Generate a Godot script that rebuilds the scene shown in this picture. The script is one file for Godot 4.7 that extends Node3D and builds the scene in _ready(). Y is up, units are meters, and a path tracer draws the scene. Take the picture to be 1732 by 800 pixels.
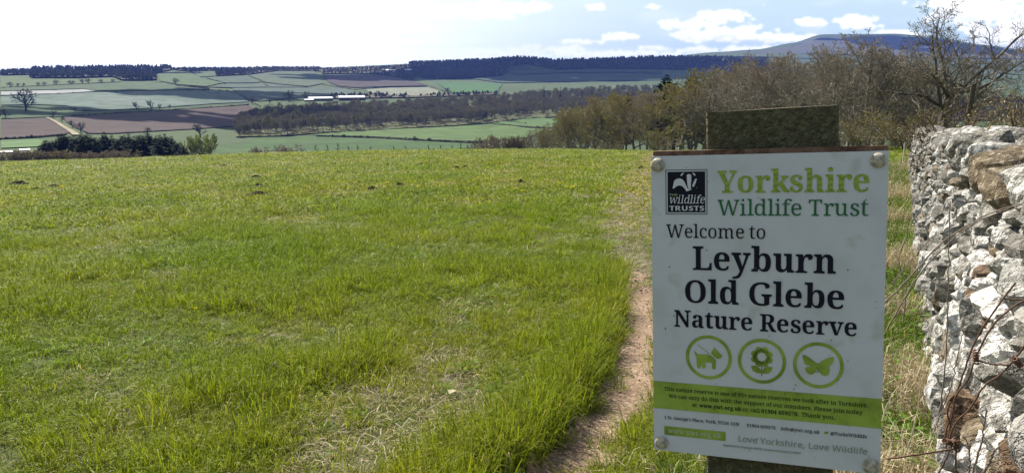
extends Node3D
# A field above a wide dale, with a reserve's welcome sign and a dry stone wall. Metres, y up, the photographer stands at the origin and looks along -z.

const LENS := 1308.0                       # focal length in pixels of the 1732 x 800 photograph
const EYE := Vector3(0, 1.5, 0)
var pitch := atan(280.0 / LENS)
var rng := RandomNumberGenerator.new()
var noise_a := FastNoiseLite.new()         # smooth, about one bump a unit
var noise_b := FastNoiseLite.new()         # fractal
var used := {}
var M := {}

# ---------------------------------------------------------------- naming
func numbered(called: String) -> String:
	var n: int = used.get(called, 0)
	used[called] = n + 1
	return called if n == 0 else "%s_%03d" % [called, n]

func tag(o: Node, label := "", category := "", group := "", kind := "") -> Node:
	if label: o.set_meta("label", label)
	if category: o.set_meta("category", category)
	if group: o.set_meta("group", group)
	if kind: o.set_meta("kind", kind)
	return o

func base(called: String, at: Vector3, label := "", category := "", group := "") -> Node3D:
	var o := Node3D.new()
	o.name = numbered(called)
	add_child(o)
	o.position = at
	tag(o, label, category, group)
	return o

func part(parent: Node, called: String, mesh: Mesh, mat: Material, at := Transform3D.IDENTITY) -> MeshInstance3D:
	var o := MeshInstance3D.new()
	o.name = numbered(called) if parent == self else called
	o.mesh = mesh
	o.material_override = mat
	o.transform = at
	parent.add_child(o, true)
	return o

func copy_of(o: Node3D, at: Transform3D, label := "", group := "") -> Node3D:
	var c: Node3D = o.duplicate()
	c.name = numbered(String(o.name).get_slice("_0", 0))
	add_child(c)
	c.transform = at
	if label: c.set_meta("label", label)
	if group: c.set_meta("group", group)
	return c

# ---------------------------------------------------------------- mesh building
class Builder:
	var v := PackedVector3Array()
	var c := PackedColorArray()
	var ix := PackedInt32Array()
	func tri(a: Vector3, b: Vector3, d: Vector3, col: Color) -> void:
		var n := v.size()
		v.append(a); v.append(b); v.append(d)
		c.append(col); c.append(col); c.append(col)
		ix.append(n); ix.append(n + 1); ix.append(n + 2)
	func quad(a: Vector3, b: Vector3, d: Vector3, e: Vector3, col: Color) -> void:
		var n := v.size()
		v.append(a); v.append(b); v.append(d); v.append(e)
		c.append(col); c.append(col); c.append(col); c.append(col)
		ix.append_array([n, n + 1, n + 2, n, n + 2, n + 3])
	func box(o: Vector3, x: Vector3, y: Vector3, z: Vector3, col := Color.WHITE) -> void:   # o = corner, x y z right-handed edges
		var p := [o, o + x, o + x + y, o + y, o + z, o + x + z, o + x + y + z, o + y + z]
		for q in [[0, 1, 2, 3], [5, 4, 7, 6], [4, 0, 3, 7], [1, 5, 6, 2], [3, 2, 6, 7], [4, 5, 1, 0]]:
			quad(p[q[0]], p[q[1]], p[q[2]], p[q[3]], col)
	func tube(p: PackedVector3Array, r: PackedFloat32Array, sides: int, col: Color, cap := true) -> void:
		var first := v.size()
		var n := p.size()
		var across := Vector3.ZERO
		for i in n:
			var t := (p[mini(i + 1, n - 1)] - p[maxi(i - 1, 0)]).normalized()
			if across == Vector3.ZERO:
				across = t.cross(Vector3.UP if absf(t.y) < 0.9 else Vector3.RIGHT).normalized()
			else:
				across = (across - t * across.dot(t)).normalized()
			var other := t.cross(across)
			for k in sides:
				var a := TAU * k / sides
				v.append(p[i] + (across * cos(a) + other * sin(a)) * r[i])
				c.append(col)
		for i in n - 1:
			for k in sides:
				var a := first + i * sides + k
				var b := first + i * sides + (k + 1) % sides
				ix.append_array([a, a + sides, b, b, a + sides, b + sides])
		if cap:
			var top := v.size()
			v.append(p[n - 1]); c.append(col)
			for k in sides:
				ix.append_array([first + (n - 1) * sides + k, top, first + (n - 1) * sides + (k + 1) % sides])
	func spike(a: Vector3, b: Vector3, r: float, col: Color) -> void:     # a thin three-sided twig
		var t := (b - a).normalized()
		var x := t.cross(Vector3.UP if absf(t.y) < 0.9 else Vector3.RIGHT).normalized() * r
		var y := t.cross(x)
		var n := v.size()
		v.append(a + x); v.append(a - x * 0.5 + y * 0.87); v.append(a - x * 0.5 - y * 0.87); v.append(b)
		c.append(col); c.append(col); c.append(col); c.append(col)
		ix.append_array([n, n + 3, n + 1, n + 1, n + 3, n + 2, n + 2, n + 3, n])
	func made(smooth := false) -> ArrayMesh:
		var arrays := []
		arrays.resize(Mesh.ARRAY_MAX)
		arrays[Mesh.ARRAY_VERTEX] = v
		arrays[Mesh.ARRAY_COLOR] = c
		arrays[Mesh.ARRAY_INDEX] = ix
		var m := ArrayMesh.new()
		if v.is_empty():
			return m
		if smooth:
			var n := PackedVector3Array()
			n.resize(v.size())
			for i in range(0, ix.size(), 3):
				var a := v[ix[i]]
				var f := (v[ix[i + 2]] - a).cross(v[ix[i + 1]] - a)
				n[ix[i]] += f; n[ix[i + 1]] += f; n[ix[i + 2]] += f
			for i in n.size():
				n[i] = n[i].normalized()
			arrays[Mesh.ARRAY_NORMAL] = n
		m.add_surface_from_arrays(Mesh.PRIMITIVE_TRIANGLES, arrays)
		return m

# ---------------------------------------------------------------- the photograph's rays
func ray(px: float, py: float) -> Vector3:            # direction through a pixel, one metre long over the ground
	var a := (px - 866.0) / LENS
	var b := (400.0 - py) / LENS
	var d := Vector3(a, b * cos(pitch) - sin(pitch), -(b * sin(pitch) + cos(pitch)))
	return d / Vector2(d.x, d.z).length()

func spot(px: float, py: float, d: float) -> Vector3:
	return EYE + ray(px, py) * d

func azimuth(px: float) -> float:
	var r := ray(px, 200)
	return atan2(r.x, -r.z)

# ---------------------------------------------------------------- the shape of the land
# For a few bearings: pairs of distance and the photograph's row at which the ground at that distance is seen.
const LAND := [
	[-420, [50, 300, 64, 292, 150, 300, 390, 284, 600, 262, 850, 238, 1100, 205, 1300, 184, 1700, 160, 2300, 140, 3200, 123, 3500, 122, 4300, 134]],
	[0, [50, 292, 64, 277, 150, 286, 390, 276, 600, 257, 850, 237, 1100, 203, 1300, 182, 1700, 156, 2300, 136, 3200, 120, 3500, 118.5, 4300, 130]],
	[200, [50, 280, 64, 270, 150, 279, 390, 272, 600, 258, 850, 234, 1100, 208, 1300, 188, 1700, 158, 2300, 137, 3200, 119, 3600, 114.5, 4300, 124]],
	[300, [50, 276, 64, 266, 150, 275, 390, 270, 600, 260, 850, 236, 1100, 213, 1300, 191, 1700, 158, 2300, 137, 3200, 121, 3600, 114, 4300, 122]],
	[400, [50, 272, 64, 262, 150, 271, 390, 267, 650, 262, 800, 248, 1000, 232, 1150, 218, 1400, 188, 1800, 158, 2400, 138, 3200, 122, 3800, 115, 4500, 122]],
	[550, [50, 270, 64, 258, 150, 267, 390, 265, 700, 261, 800, 250, 1000, 228, 1150, 214, 1400, 185, 1700, 166, 2300, 147, 3200, 124, 3900, 114, 4600, 120]],
	[700, [50, 268, 64, 255.5, 150, 264, 390, 262, 700, 259, 850, 240, 1050, 220, 1200, 206, 1450, 182, 1800, 160, 2400, 144, 3200, 126, 4000, 108, 4600, 114]],
	[820, [50, 267, 64, 254.5, 150, 262, 390, 260, 700, 256, 880, 236, 1080, 214, 1230, 200, 1480, 180, 1850, 157, 2500, 142, 3250, 124, 4000, 103, 4700, 108]],
	[885, [50, 267, 64, 254.5, 150, 261, 390, 259, 700, 254, 900, 232, 1100, 210, 1250, 196, 1500, 178, 1900, 155, 2600, 140, 3300, 122, 4000, 98, 4700, 104]],
	[940, [50, 267, 64, 254.5, 150, 260, 390, 258, 700, 254, 900, 232, 1100, 208, 1250, 195, 1500, 178, 1900, 155, 2600, 140, 3300, 122, 4000, 103, 4700, 106]],
	[1100, [50, 268, 64, 258, 120, 260, 200, 261, 500, 262, 900, 235, 1300, 190, 1900, 155, 2600, 140, 3300, 120, 4000, 97, 4700, 100, 6500, 99, 8500, 105]],
	[1200, [50, 268, 64, 259, 120, 259, 200, 261, 500, 262, 900, 235, 1300, 190, 1900, 157, 2600, 140, 3300, 122, 4000, 97, 5200, 95, 6800, 89, 8500, 95]],
	[1275, [50, 267, 64, 258, 90, 258, 130, 258, 250, 262, 500, 262, 900, 235, 1300, 190, 1900, 160, 2600, 140, 4000, 104, 5000, 95, 6800, 83.5, 8500, 88]],
	[1335, [50, 266, 64, 258, 90, 256, 130, 256, 250, 262, 500, 262, 900, 235, 1300, 190, 1900, 160, 2600, 140, 4000, 108, 5000, 97, 7000, 72, 8500, 78]],
	[1378, [50, 265, 64, 257, 90, 254, 130, 254, 250, 261, 500, 260, 900, 235, 1300, 190, 1900, 160, 2600, 140, 4000, 112, 5000, 99, 7100, 58, 8500, 64]],
	[1500, [50, 262, 64, 254, 90, 250, 130, 250, 250, 258, 500, 255, 900, 230, 1300, 190, 1900, 164, 2600, 144, 4000, 118, 5200, 100, 7300, 57, 8500, 62]],
	[1565, [50, 260, 64, 252, 90, 249, 130, 249, 250, 256, 500, 252, 900, 228, 1300, 190, 1900, 166, 2600, 148, 4000, 121, 5200, 104, 7300, 62, 8500, 66]],
	[1650, [50, 258, 64, 251, 90, 249, 130, 249, 250, 255, 500, 250, 900, 225, 1300, 190, 1900, 168, 2600, 150, 4000, 124, 5200, 109, 7300, 76, 8500, 80]],
	[1732, [50, 256, 64, 250, 90, 248, 130, 249, 250, 255, 500, 250, 900, 225, 1300, 190, 1900, 168, 2600, 150, 4000, 125, 5200, 112, 7300, 87, 8500, 92]],
	[2150, [50, 250, 64, 248, 90, 246, 130, 248, 250, 255, 500, 250, 900, 225, 1300, 190, 1900, 168, 2600, 150, 4000, 125, 5200, 112, 7300, 95, 8500, 100]],
]
const ROWS := 260
const LOG0 := 3.9120    # ln 50
const LOG1 := 9.2103    # ln 10000
var land := []          # heights, by bearing and by the logarithm of the distance
var land_az := PackedFloat32Array()

func curve_through(xs: PackedFloat32Array, ys: PackedFloat32Array) -> PackedFloat32Array:   # a smooth curve that never overshoots its knots
	var n := xs.size()
	var s := PackedFloat32Array()
	for i in n - 1:
		s.append((ys[i + 1] - ys[i]) / (xs[i + 1] - xs[i]))
	var m := PackedFloat32Array()
	m.append(s[0])
	for i in range(1, n - 1):
		m.append(0.0 if s[i - 1] * s[i] <= 0.0 else 2.0 * s[i - 1] * s[i] / (s[i - 1] + s[i]))
	m.append(s[n - 2])
	var out := PackedFloat32Array()
	var k := 0
	for i in ROWS:
		var x := LOG0 + (LOG1 - LOG0) * i / (ROWS - 1)
		if x >= xs[n - 1]:
			out.append(ys[n - 1])
			continue
		while k < n - 2 and x > xs[k + 1]:
			k += 1
		var w := xs[k + 1] - xs[k]
		var t := clampf((x - xs[k]) / w, 0.0, 1.0)
		var t2 := t * t
		var t3 := t2 * t
		out.append((2 * t3 - 3 * t2 + 1) * ys[k] + (t3 - 2 * t2 + t) * w * m[k] + (-2 * t3 + 3 * t2) * ys[k + 1] + (t3 - t2) * w * m[k + 1])
	return out

func survey() -> void:
	for column in LAND:
		var xs := PackedFloat32Array()
		var ys := PackedFloat32Array()
		var k: Array = column[1]
		for i in range(0, k.size(), 2):
			xs.append(log(k[i]))
			ys.append(EYE.y + k[i] * ray(column[0], k[i + 1]).y)
		land.append(curve_through(xs, ys))
		land_az.append(azimuth(column[0]))

func far_height(az: float, d: float) -> float:
	var n := land_az.size()
	var k := 0
	while k < n - 2 and az > land_az[k + 1]:
		k += 1
	var t := clampf((az - land_az[k]) / (land_az[k + 1] - land_az[k]), 0.0, 1.0)
	t = t * t * (3.0 - 2.0 * t) * 0.5 + t * 0.5
	var r := clampf((log(d) - LOG0) / (LOG1 - LOG0), 0.0, 1.0) * (ROWS - 1)
	var i := mini(int(r), ROWS - 2)
	var s := r - i
	var a: PackedFloat32Array = land[k]
	var b: PackedFloat32Array = land[k + 1]
	return lerpf(lerpf(a[i], a[i + 1], s), lerpf(b[i], b[i + 1], s), t)

# The trodden path and the older worn strip beside it: x at each z.
const PATH := [[1.0, -0.62], [0.0, -0.75], [-1.0, -0.5], [-2.2, -0.14], [-3.13, 0.18], [-3.92, 0.53], [-5.05, 0.85], [-6.77, 1.17], [-8.8, 1.48], [-12.6, 2.0], [-17.8, 2.8], [-27.8, 4.8], [-45.0, 8.4], [-70.0, 14.0]]
const WORN := [[1.0, -1.3], [-1.0, -1.1], [-3.0, -0.75], [-4.0, -0.68], [-5.0, -0.42], [-6.8, -0.06], [-9.6, 0.7], [-15.5, 1.95], [-27.8, 4.6], [-70.0, 14.0]]

func along(line: Array, z: float) -> float:
	for i in line.size() - 1:
		if z >= line[i + 1][0]:
			return lerpf(line[i][1], line[i + 1][1], clampf((z - line[i][0]) / (line[i + 1][0] - line[i][0]), 0.0, 1.0))
	return line[-1][1]

func off_path(x: float, z: float) -> float:             # metres to the right of the path's middle
	return (x - along(PATH, z)) * 0.97

func path_half(z: float) -> float:
	return 0.15 + 0.03 * noise_a.get_noise_2d(z * 2.3, 7.7)

func near_height(x: float, z: float) -> float:
	var f := maxf(-z, -8.0)
	var h := -0.078 * f + 0.025 * x
	h += 0.035 * noise_a.get_noise_2d(x * 0.55, z * 0.55) + 0.10 * noise_a.get_noise_2d(x * 0.11 + 40, z * 0.11)
	if f < 30.0:
		h += 0.016 * noise_b.get_noise_2d(x * 2.6, z * 2.6)
		var o := off_path(x, z)
		if absf(o) < 0.8 and f < 9.0:
			var half := path_half(z)
			var fade := clampf((9.0 - f) / 2.5, 0.0, 1.0)
			h -= fade * 0.06 * (1.0 - smoothstep(half, half + 0.1, absf(o)))
			if o < 0.0:
				h += fade * 0.05 * smoothstep(half, half + 0.12, -o) * (1.0 - smoothstep(half + 0.3, half + 0.6, -o))
	return h

func height(x: float, z: float) -> float:
	var d := sqrt(x * x + z * z)
	if d < 48.0:
		return near_height(x, z)
	var az := atan2(x, -z)
	var h := far_height(az, d)
	var a := absf(az)
	if a > 0.95:
		h = lerpf(h, 0.5 + 0.02 * minf(d, 900.0), smoothstep(0.95, 1.6, a))
	h += minf(d * 0.0012, 2.0) * noise_b.get_noise_2d(x * 0.006, z * 0.006) * smoothstep(90.0, 400.0, d)
	if d < 80.0:
		h = lerpf(near_height(x, z), h, smoothstep(48.0, 68.0, d))
	return h

func on_ground(x: float, z: float) -> Vector3:
	return Vector3(x, height(x, z), z)

func far_hit(px: float, py: float, start := 120.0) -> Vector3:      # where a pixel's ray first meets the land beyond the near field
	var r := ray(px, py)
	var d := start
	var last := d
	while d < 9000.0:
		if EYE.y + r.y * d < height(r.x * d, r.z * d):
			var lo := last
			var hi := d
			for i in 9:
				var mid := (lo + hi) * 0.5
				if EYE.y + r.y * mid < height(r.x * mid, r.z * mid): hi = mid
				else: lo = mid
			d = hi
			return on_ground(r.x * d, r.z * d)
		last = d
		d *= 1.015
	return on_ground(r.x * 4000.0, r.z * 4000.0)

func near_hit(px: float, py: float) -> Vector3:
	var r := ray(px, py)
	var d := 0.8
	while d < 90.0 and EYE.y + r.y * d > height(r.x * d, r.z * d):
		d *= 1.01
	return on_ground(r.x * d, r.z * d)

func standing(px: float, d: float) -> Vector3:
	var r := ray(px, 230)
	return on_ground(r.x * d, r.z * d)

# ---------------------------------------------------------------- sky
const SUN_AZ := -0.56
const SUN_EL := 0.82
# heaps of cloud over the far hills: middle and reach, in the photograph's pixels
const CUMULUS := [[1165, 42, 48, 11], [1232, 31, 52, 13], [1225, 60, 88, 17], [1330, 66, 60, 8], [1373, 38, 32, 9], [1450, 42, 44, 13], [1525, 60, 50, 8], [1665, 22, 110, 26], [1725, 60, 100, 40], [1640, 8, 90, 14], [1820, 30, 120, 50],
	[1050, 64, 34, 7], [985, 72, 34, 5], [1108, 83, 30, 6], [865, 14, 76, 13], [760, 24, 110, 12], [1010, 12, 16, 5], [1105, 12, 14, 4], [900, 90, 120, 11], [1040, 92, 120, 7], [1250, 84, 120, 7]]

func sun_dir() -> Vector3:
	return Vector3(sin(SUN_AZ) * cos(SUN_EL), sin(SUN_EL), -cos(SUN_AZ) * cos(SUN_EL))

func air(d: Vector3) -> Vector3:
	var e := asin(clampf(d.y, 0.0, 1.0)) / (PI / 2)
	var c := Vector3(0.70, 0.88, 0.90).lerp(Vector3(0.06, 0.115, 0.23), pow(e, 0.45))
	var g := acos(clampf(d.dot(sun_dir()), -1.0, 1.0))
	c *= lerpf(0.20, 1.0, 1.0 - smoothstep(1.15, 2.05, g))          # the sky away from the sun is deeper and darker
	c += Vector3(1.0, 0.98, 0.94) * (0.55 * exp(-g / 0.42) + 0.5 * exp(-g / 0.16))
	return c

func heap(d: Vector3) -> float:                          # cumulus cover of the open sky
	var p := Vector2(d.x, d.z) / (d.y + 0.07)
	return noise_b.get_noise_3d(p.x * 0.75, p.y * 0.75, 3.0) * 1.35 - 0.26

func veil(az: float, d: Vector3) -> float:               # the thin bright sheet of cloud on the sun's side
	var a := wrapf(az - SUN_AZ + 0.15, -PI, PI)
	var s := exp(-pow(absf(a) / 0.62, 2.6)) * exp(-pow(maxf(d.y, 0.0) / 0.75, 2.0))
	var p := Vector2(d.x, d.z) / (d.y + 0.10)
	return clampf(s * (1.12 + 0.55 * noise_b.get_noise_3d(p.x * 0.4, p.y * 0.9, 9.0)), 0.0, 1.0)

func sky_color(az: float, el: float) -> Color:
	var d := Vector3(sin(az) * cos(el), sin(el), -cos(az) * cos(el))
	var c := air(d)
	var cover := smoothstep(0.02, 0.34, heap(d)) * smoothstep(0.07, 0.16, el)
	var shade := smoothstep(0.22, 0.55, heap(d))
	c = c.lerp(Vector3(0.62, 0.63, 0.65).lerp(Vector3(0.36, 0.385, 0.43), shade * 0.8), cover)
	var v := veil(az, d)
	c = c.lerp(Vector3(1.30, 1.30, 1.24) * (1.0 + 0.9 * exp(-maxf(el, 0.0) / 0.03)), v)
	if absf(az) < 0.9 and el < 0.2:
		# the cumulus seen over the hills
		var fwd := -d.z * cos(pitch) - d.y * sin(pitch)
		var px := 866.0 + LENS * d.x / fwd
		var py := 400.0 - LENS * (d.y * cos(pitch) - d.z * sin(pitch)) / fwd
		var n := noise_b.get_noise_2d(px * 0.034, py * 0.075) * 1.0 + noise_b.get_noise_2d(px * 0.11 + 90, py * 0.2) * 0.6
		var best := -1.0
		var low := 0.0
		for k in CUMULUS:
			var y: float = (py - k[1]) / k[3]
			var q: float = 1.0 - pow((px - k[0]) / k[2], 2.0) - y * y * (1.6 if y > 0.0 else 0.8)
			if q > best:
				best = q
				low = y
		var m := smoothstep(0.0, 0.32, best * 0.8 + n * 1.0)
		var under := smoothstep(0.0, 0.9, low + n * 1.1) * smoothstep(0.2, 0.9, best + 0.3)
		c = c.lerp(Vector3(1.32, 1.31, 1.22).lerp(Vector3(0.80, 0.83, 0.88), under * 0.75), m * (1.0 - v))
		# wisps and a pale band low down
		c = c.lerp(Vector3(1.20, 1.22, 1.12), clampf(exp(-pow(maxf(el, 0.0) / 0.016, 1.5)) * (0.75 + n * 0.7), 0.0, 0.9))
		c = c.lerp(Vector3(0.92, 0.99, 1.04), 0.35 * smoothstep(0.05, 0.6, noise_b.get_noise_2d(px * 0.008 + 31, py * 0.03)))
	return Color(c.x, c.y, c.z)

func make_sky() -> Sky:
	var w := 384
	var h := 192
	var data := PackedFloat32Array()
	data.resize(w * h * 3)
	for y in h:
		var el := PI / 2 - PI * (y + 0.5) / h
		for x in w:
			var c := Color(0.17, 0.20, 0.13) if el < 0.0 else sky_color(wrapf(TAU * (x + 0.5) / w, -PI, PI), el)
			var i := (y * w + x) * 3
			data[i] = c.r
			data[i + 1] = c.g
			data[i + 2] = c.b
	var img := Image.create_from_data(w, h, false, Image.FORMAT_RGBF, data.to_byte_array())
	var k := 8
	img.resize(w * k, h * k, Image.INTERPOLATE_CUBIC)
	w *= k
	h *= k
	for y in range(int(h * (0.5 - 11.0 / 180.0)), h / 2):
		var el := PI / 2 - PI * (y + 0.5) / h
		for x in range(int(-w * 50.0 / 360.0), int(w * 50.0 / 360.0)):
			img.set_pixel(posmod(x, w), y, sky_color(TAU * (x + 0.5) / w, el))
	var mat := PanoramaSkyMaterial.new()
	mat.panorama = ImageTexture.create_from_image(img)
	mat.filter = true
	var sky := Sky.new()
	sky.sky_material = mat
	return sky

# ---------------------------------------------------------------- materials
func lin(r: float, g: float, b: float) -> Color:
	return Color(r, g, b).linear_to_srgb()

func speckle(seed_: int, freq: float, stops: Array, size := 512, octaves := 5, kind := FastNoiseLite.TYPE_SIMPLEX_SMOOTH, gain := 0.6) -> NoiseTexture2D:
	var n := FastNoiseLite.new()
	n.seed = seed_
	n.noise_type = kind
	n.frequency = freq
	n.fractal_octaves = octaves
	n.fractal_gain = gain
	var t := NoiseTexture2D.new()
	t.width = size
	t.height = size
	t.seamless = true
	t.noise = n
	var g := Gradient.new()
	var offs := PackedFloat32Array()
	var cols := PackedColorArray()
	for s in stops:
		offs.append(s[0])
		cols.append(s[1])
	g.offsets = offs
	g.colors = cols
	t.color_ramp = g
	return t

func grey(v: float) -> Color:
	return Color(v, v, v)

func matte(col: Color, rough := 0.9, vertex := false) -> StandardMaterial3D:
	var m := StandardMaterial3D.new()
	m.albedo_color = col
	m.roughness = rough
	m.metallic_specular = 0.3
	m.vertex_color_use_as_albedo = vertex
	m.cull_mode = BaseMaterial3D.CULL_DISABLED
	return m

func textured(m: StandardMaterial3D, t: Texture2D, scale: float, world := true) -> StandardMaterial3D:
	m.albedo_texture = t
	m.uv1_triplanar = true
	m.uv1_world_triplanar = world
	m.uv1_scale = Vector3.ONE * scale
	return m

func relief(m: StandardMaterial3D, t: Texture2D, cm: float) -> StandardMaterial3D:
	m.heightmap_enabled = true
	m.heightmap_texture = t
	m.heightmap_scale = cm
	return m

func leafy(bl: Color, rough := 0.55) -> StandardMaterial3D:
	var m := matte(Color.WHITE, rough, true)
	m.backlight_enabled = true
	m.backlight = bl
	m.metallic_specular = 0.12
	return m

func make_materials() -> void:
	var fine := speckle(3, 0.03, [[0.0, grey(0.62)], [0.45, grey(0.86)], [1.0, grey(1.0)]])
	var bump := speckle(4, 0.022, [[0.0, grey(0.0)], [1.0, grey(1.0)]], 512, 6)
	M.ground = relief(textured(matte(Color.WHITE, 0.95, true), fine, 0.9), bump, 2.0)
	M.path = relief(textured(matte(Color.WHITE, 0.95, true), speckle(8, 0.05, [[0.0, Color(0.60, 0.56, 0.52)], [0.5, Color(0.86, 0.83, 0.8)], [0.72, Color(1.0, 0.98, 0.95)]], 512, 6), 1.3), bump, 1.4)
	M.field = textured(matte(Color.WHITE, 0.95, true), speckle(5, 0.012, [[0.0, grey(0.74)], [0.5, grey(0.9)], [1.0, grey(1.0)]], 512, 5), 0.004)
	M.grass = leafy(Color(0.95, 0.98, 0.55), 0.42)
	M.grass.metallic_specular = 0.2
	M.straw = leafy(Color(0.5, 0.48, 0.4), 0.75)
	M.leaf = leafy(Color(0.7, 0.8, 0.4), 0.45)
	M.twig = matte(Color.WHITE, 0.9, true)
	M.bark = relief(textured(matte(Color.WHITE, 0.95, true), speckle(12, 0.02, [[0.2, grey(0.5)], [0.6, grey(1.0)]]), 0.6, false), bump, 3.0)
	M.bud = leafy(Color(0.5, 0.5, 0.3), 0.7)
	M.needle = leafy(Color(0.2, 0.25, 0.12), 0.75)
	M.soil = relief(textured(matte(Color.WHITE, 1.0, true), fine, 3.0), bump, 2.0)
	# weathered limestone: grey with patches of white lichen, and a few browner stones
	var grain := speckle(22, 0.02, [[0.0, grey(0.0)], [1.0, grey(1.0)]], 512, 8, FastNoiseLite.TYPE_SIMPLEX_SMOOTH, 0.76)
	var tones := [
		[Color(0.27, 0.26, 0.245), Color(0.50, 0.49, 0.47), Color(0.87, 0.865, 0.85), 0.53],
		[Color(0.31, 0.30, 0.29), Color(0.60, 0.59, 0.575), Color(0.91, 0.905, 0.895), 0.46],
		[Color(0.27, 0.26, 0.24), Color(0.47, 0.46, 0.435), Color(0.76, 0.75, 0.73), 0.58],
		[Color(0.27, 0.235, 0.19), Color(0.47, 0.42, 0.345), Color(0.74, 0.70, 0.63), 0.60],
		[Color(0.26, 0.215, 0.175), Color(0.44, 0.36, 0.285), Color(0.60, 0.54, 0.47), 0.66],
	]
	M.stone = []
	for i in tones.size():
		var t: Array = tones[i]
		var tex := speckle(30 + i, 0.011, [[0.08, t[0]], [t[3] - 0.06, t[1]], [t[3] + 0.02, t[1].lerp(t[2], 0.55)], [t[3] + 0.09, t[2]]], 512, 8, FastNoiseLite.TYPE_SIMPLEX_SMOOTH, 0.7)
		M.stone.append(relief(textured(matte(Color.WHITE, 0.92), tex, 2.2), grain, 3.5))
	M.stone_mix = relief(textured(matte(Color.WHITE, 0.92, true), speckle(36, 0.011, [[0.08, grey(0.55)], [0.42, grey(0.8)], [0.52, grey(0.93)], [0.6, grey(1.0)]], 512, 6), 2.2), grain, 3.5)
	M.core = relief(textured(matte(Color(0.33, 0.31, 0.285), 1.0), speckle(40, 0.03, [[0.0, grey(0.5)], [1.0, grey(1.0)]]), 2.0), grain, 3.0)
	M.wire = textured(matte(Color(0.46, 0.38, 0.345), 0.6), speckle(41, 0.06, [[0.2, Color(0.6, 0.5, 0.45)], [0.7, Color(1.0, 0.95, 0.9)]]), 9.0, false)
	M.post = relief(textured(matte(Color.WHITE, 0.95), speckle(42, 0.014, [[0.15, Color(0.37, 0.345, 0.28)], [0.5, Color(0.43, 0.415, 0.32)], [0.7, Color(0.455, 0.455, 0.345)], [0.85, Color(0.53, 0.52, 0.43)]], 512, 6), 9.0, false), bump, 1.5)
	M.board = relief(textured(matte(Color.WHITE, 0.9), speckle(43, 0.02, [[0.2, Color(0.33, 0.25, 0.2)], [0.6, Color(0.47, 0.37, 0.31)]], 512, 5), 3.0, false), bump, 0.8)
	M.cap = textured(matte(Color.WHITE, 0.45), speckle(44, 0.02, [[0.3, Color(0.52, 0.49, 0.42)], [0.6, Color(0.74, 0.72, 0.66)]]), 14.0, false)
	M.roof = matte(Color(0.90, 0.91, 0.93), 0.35)
	M.shed = matte(Color(0.25, 0.25, 0.27), 0.9)
	M.timber = relief(textured(matte(Color(0.40, 0.37, 0.31), 0.95), fine, 4.0, false), bump, 1.0)

# ---------------------------------------------------------------- ground
func worn(x: float, z: float) -> float:                  # 0 where the grass is long, 1 where it is trodden thin
	var w := absf(x - along(WORN, z))
	var half := 0.42 + 0.012 * maxf(-z, 0.0)
	var k := 1.0 - smoothstep(half * 0.5, half * 1.5, w + 0.34 * noise_b.get_noise_2d(x * 1.6, z * 1.6))
	k *= 1.0 - 0.7 * smoothstep(4.8, 7.0, -z)
	var o := off_path(x, z)
	var far := smoothstep(6.0, 9.0, -z)
	k = maxf(k * 0.75, far * (1.0 - smoothstep(0.2, 0.62 + 0.01 * maxf(-z, 0.0), absf(o) + 0.15 * noise_a.get_noise_2d(x * 2.0, z * 2.0))))
	if o > 0.0:
		k = maxf(k, 0.45 * (1.0 - smoothstep(0.5, 1.3, o)))
	k = maxf(k, 0.55 * smoothstep(0.25, 0.55, noise_b.get_noise_2d(x * 0.6 + 70, z * 0.6)))
	return clampf(k, 0.0, 1.0)

func lush(x: float, z: float) -> float:                  # tall tussocks
	var o := off_path(x, z)
	var bank := 0.0
	if o < 0.0:
		bank = smoothstep(0.10, 0.2, -o) * (1.0 - smoothstep(0.4, 0.8, -o + 0.25 * noise_a.get_noise_2d(x * 1.9, z * 1.9))) * (1.0 - smoothstep(7.5, 10.0, -z))
	var l := 0.56 + 0.62 * noise_a.get_noise_2d(x * 0.8 + 11, z * 0.8) + 0.35 * noise_a.get_noise_2d(x * 2.2, z * 2.2 + 5)
	l *= 1.0 - worn(x, z)
	l *= 1.0 - 0.45 * smoothstep(10.0, 30.0, -z)
	return clampf(maxf(l, bank), 0.0, 1.0)

func ground_color(x: float, z: float, d: float) -> Color:
	if d < 90.0:
		var n := noise_b.get_noise_2d(x * 1.7, z * 1.7)
		var soil := Color(0.105, 0.082, 0.056).lerp(Color(0.17, 0.14, 0.10), clampf(0.5 + n, 0.0, 1.0))
		var moss := Color(0.068, 0.088, 0.026).lerp(Color(0.10, 0.115, 0.04), clampf(0.5 + n, 0.0, 1.0))
		var k := clampf(worn(x, z) * 0.9 + n * 0.6 - 0.25, 0.0, 0.85) * (1.0 - 0.7 * smoothstep(20.0, 45.0, d))
		return moss.lerp(soil, k)
	var m := noise_b.get_noise_2d(x * 0.003, z * 0.003)
	return Color(0.055, 0.09, 0.030).lerp(Color(0.075, 0.11, 0.04), clampf(0.5 + m, 0.0, 1.0))

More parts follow.
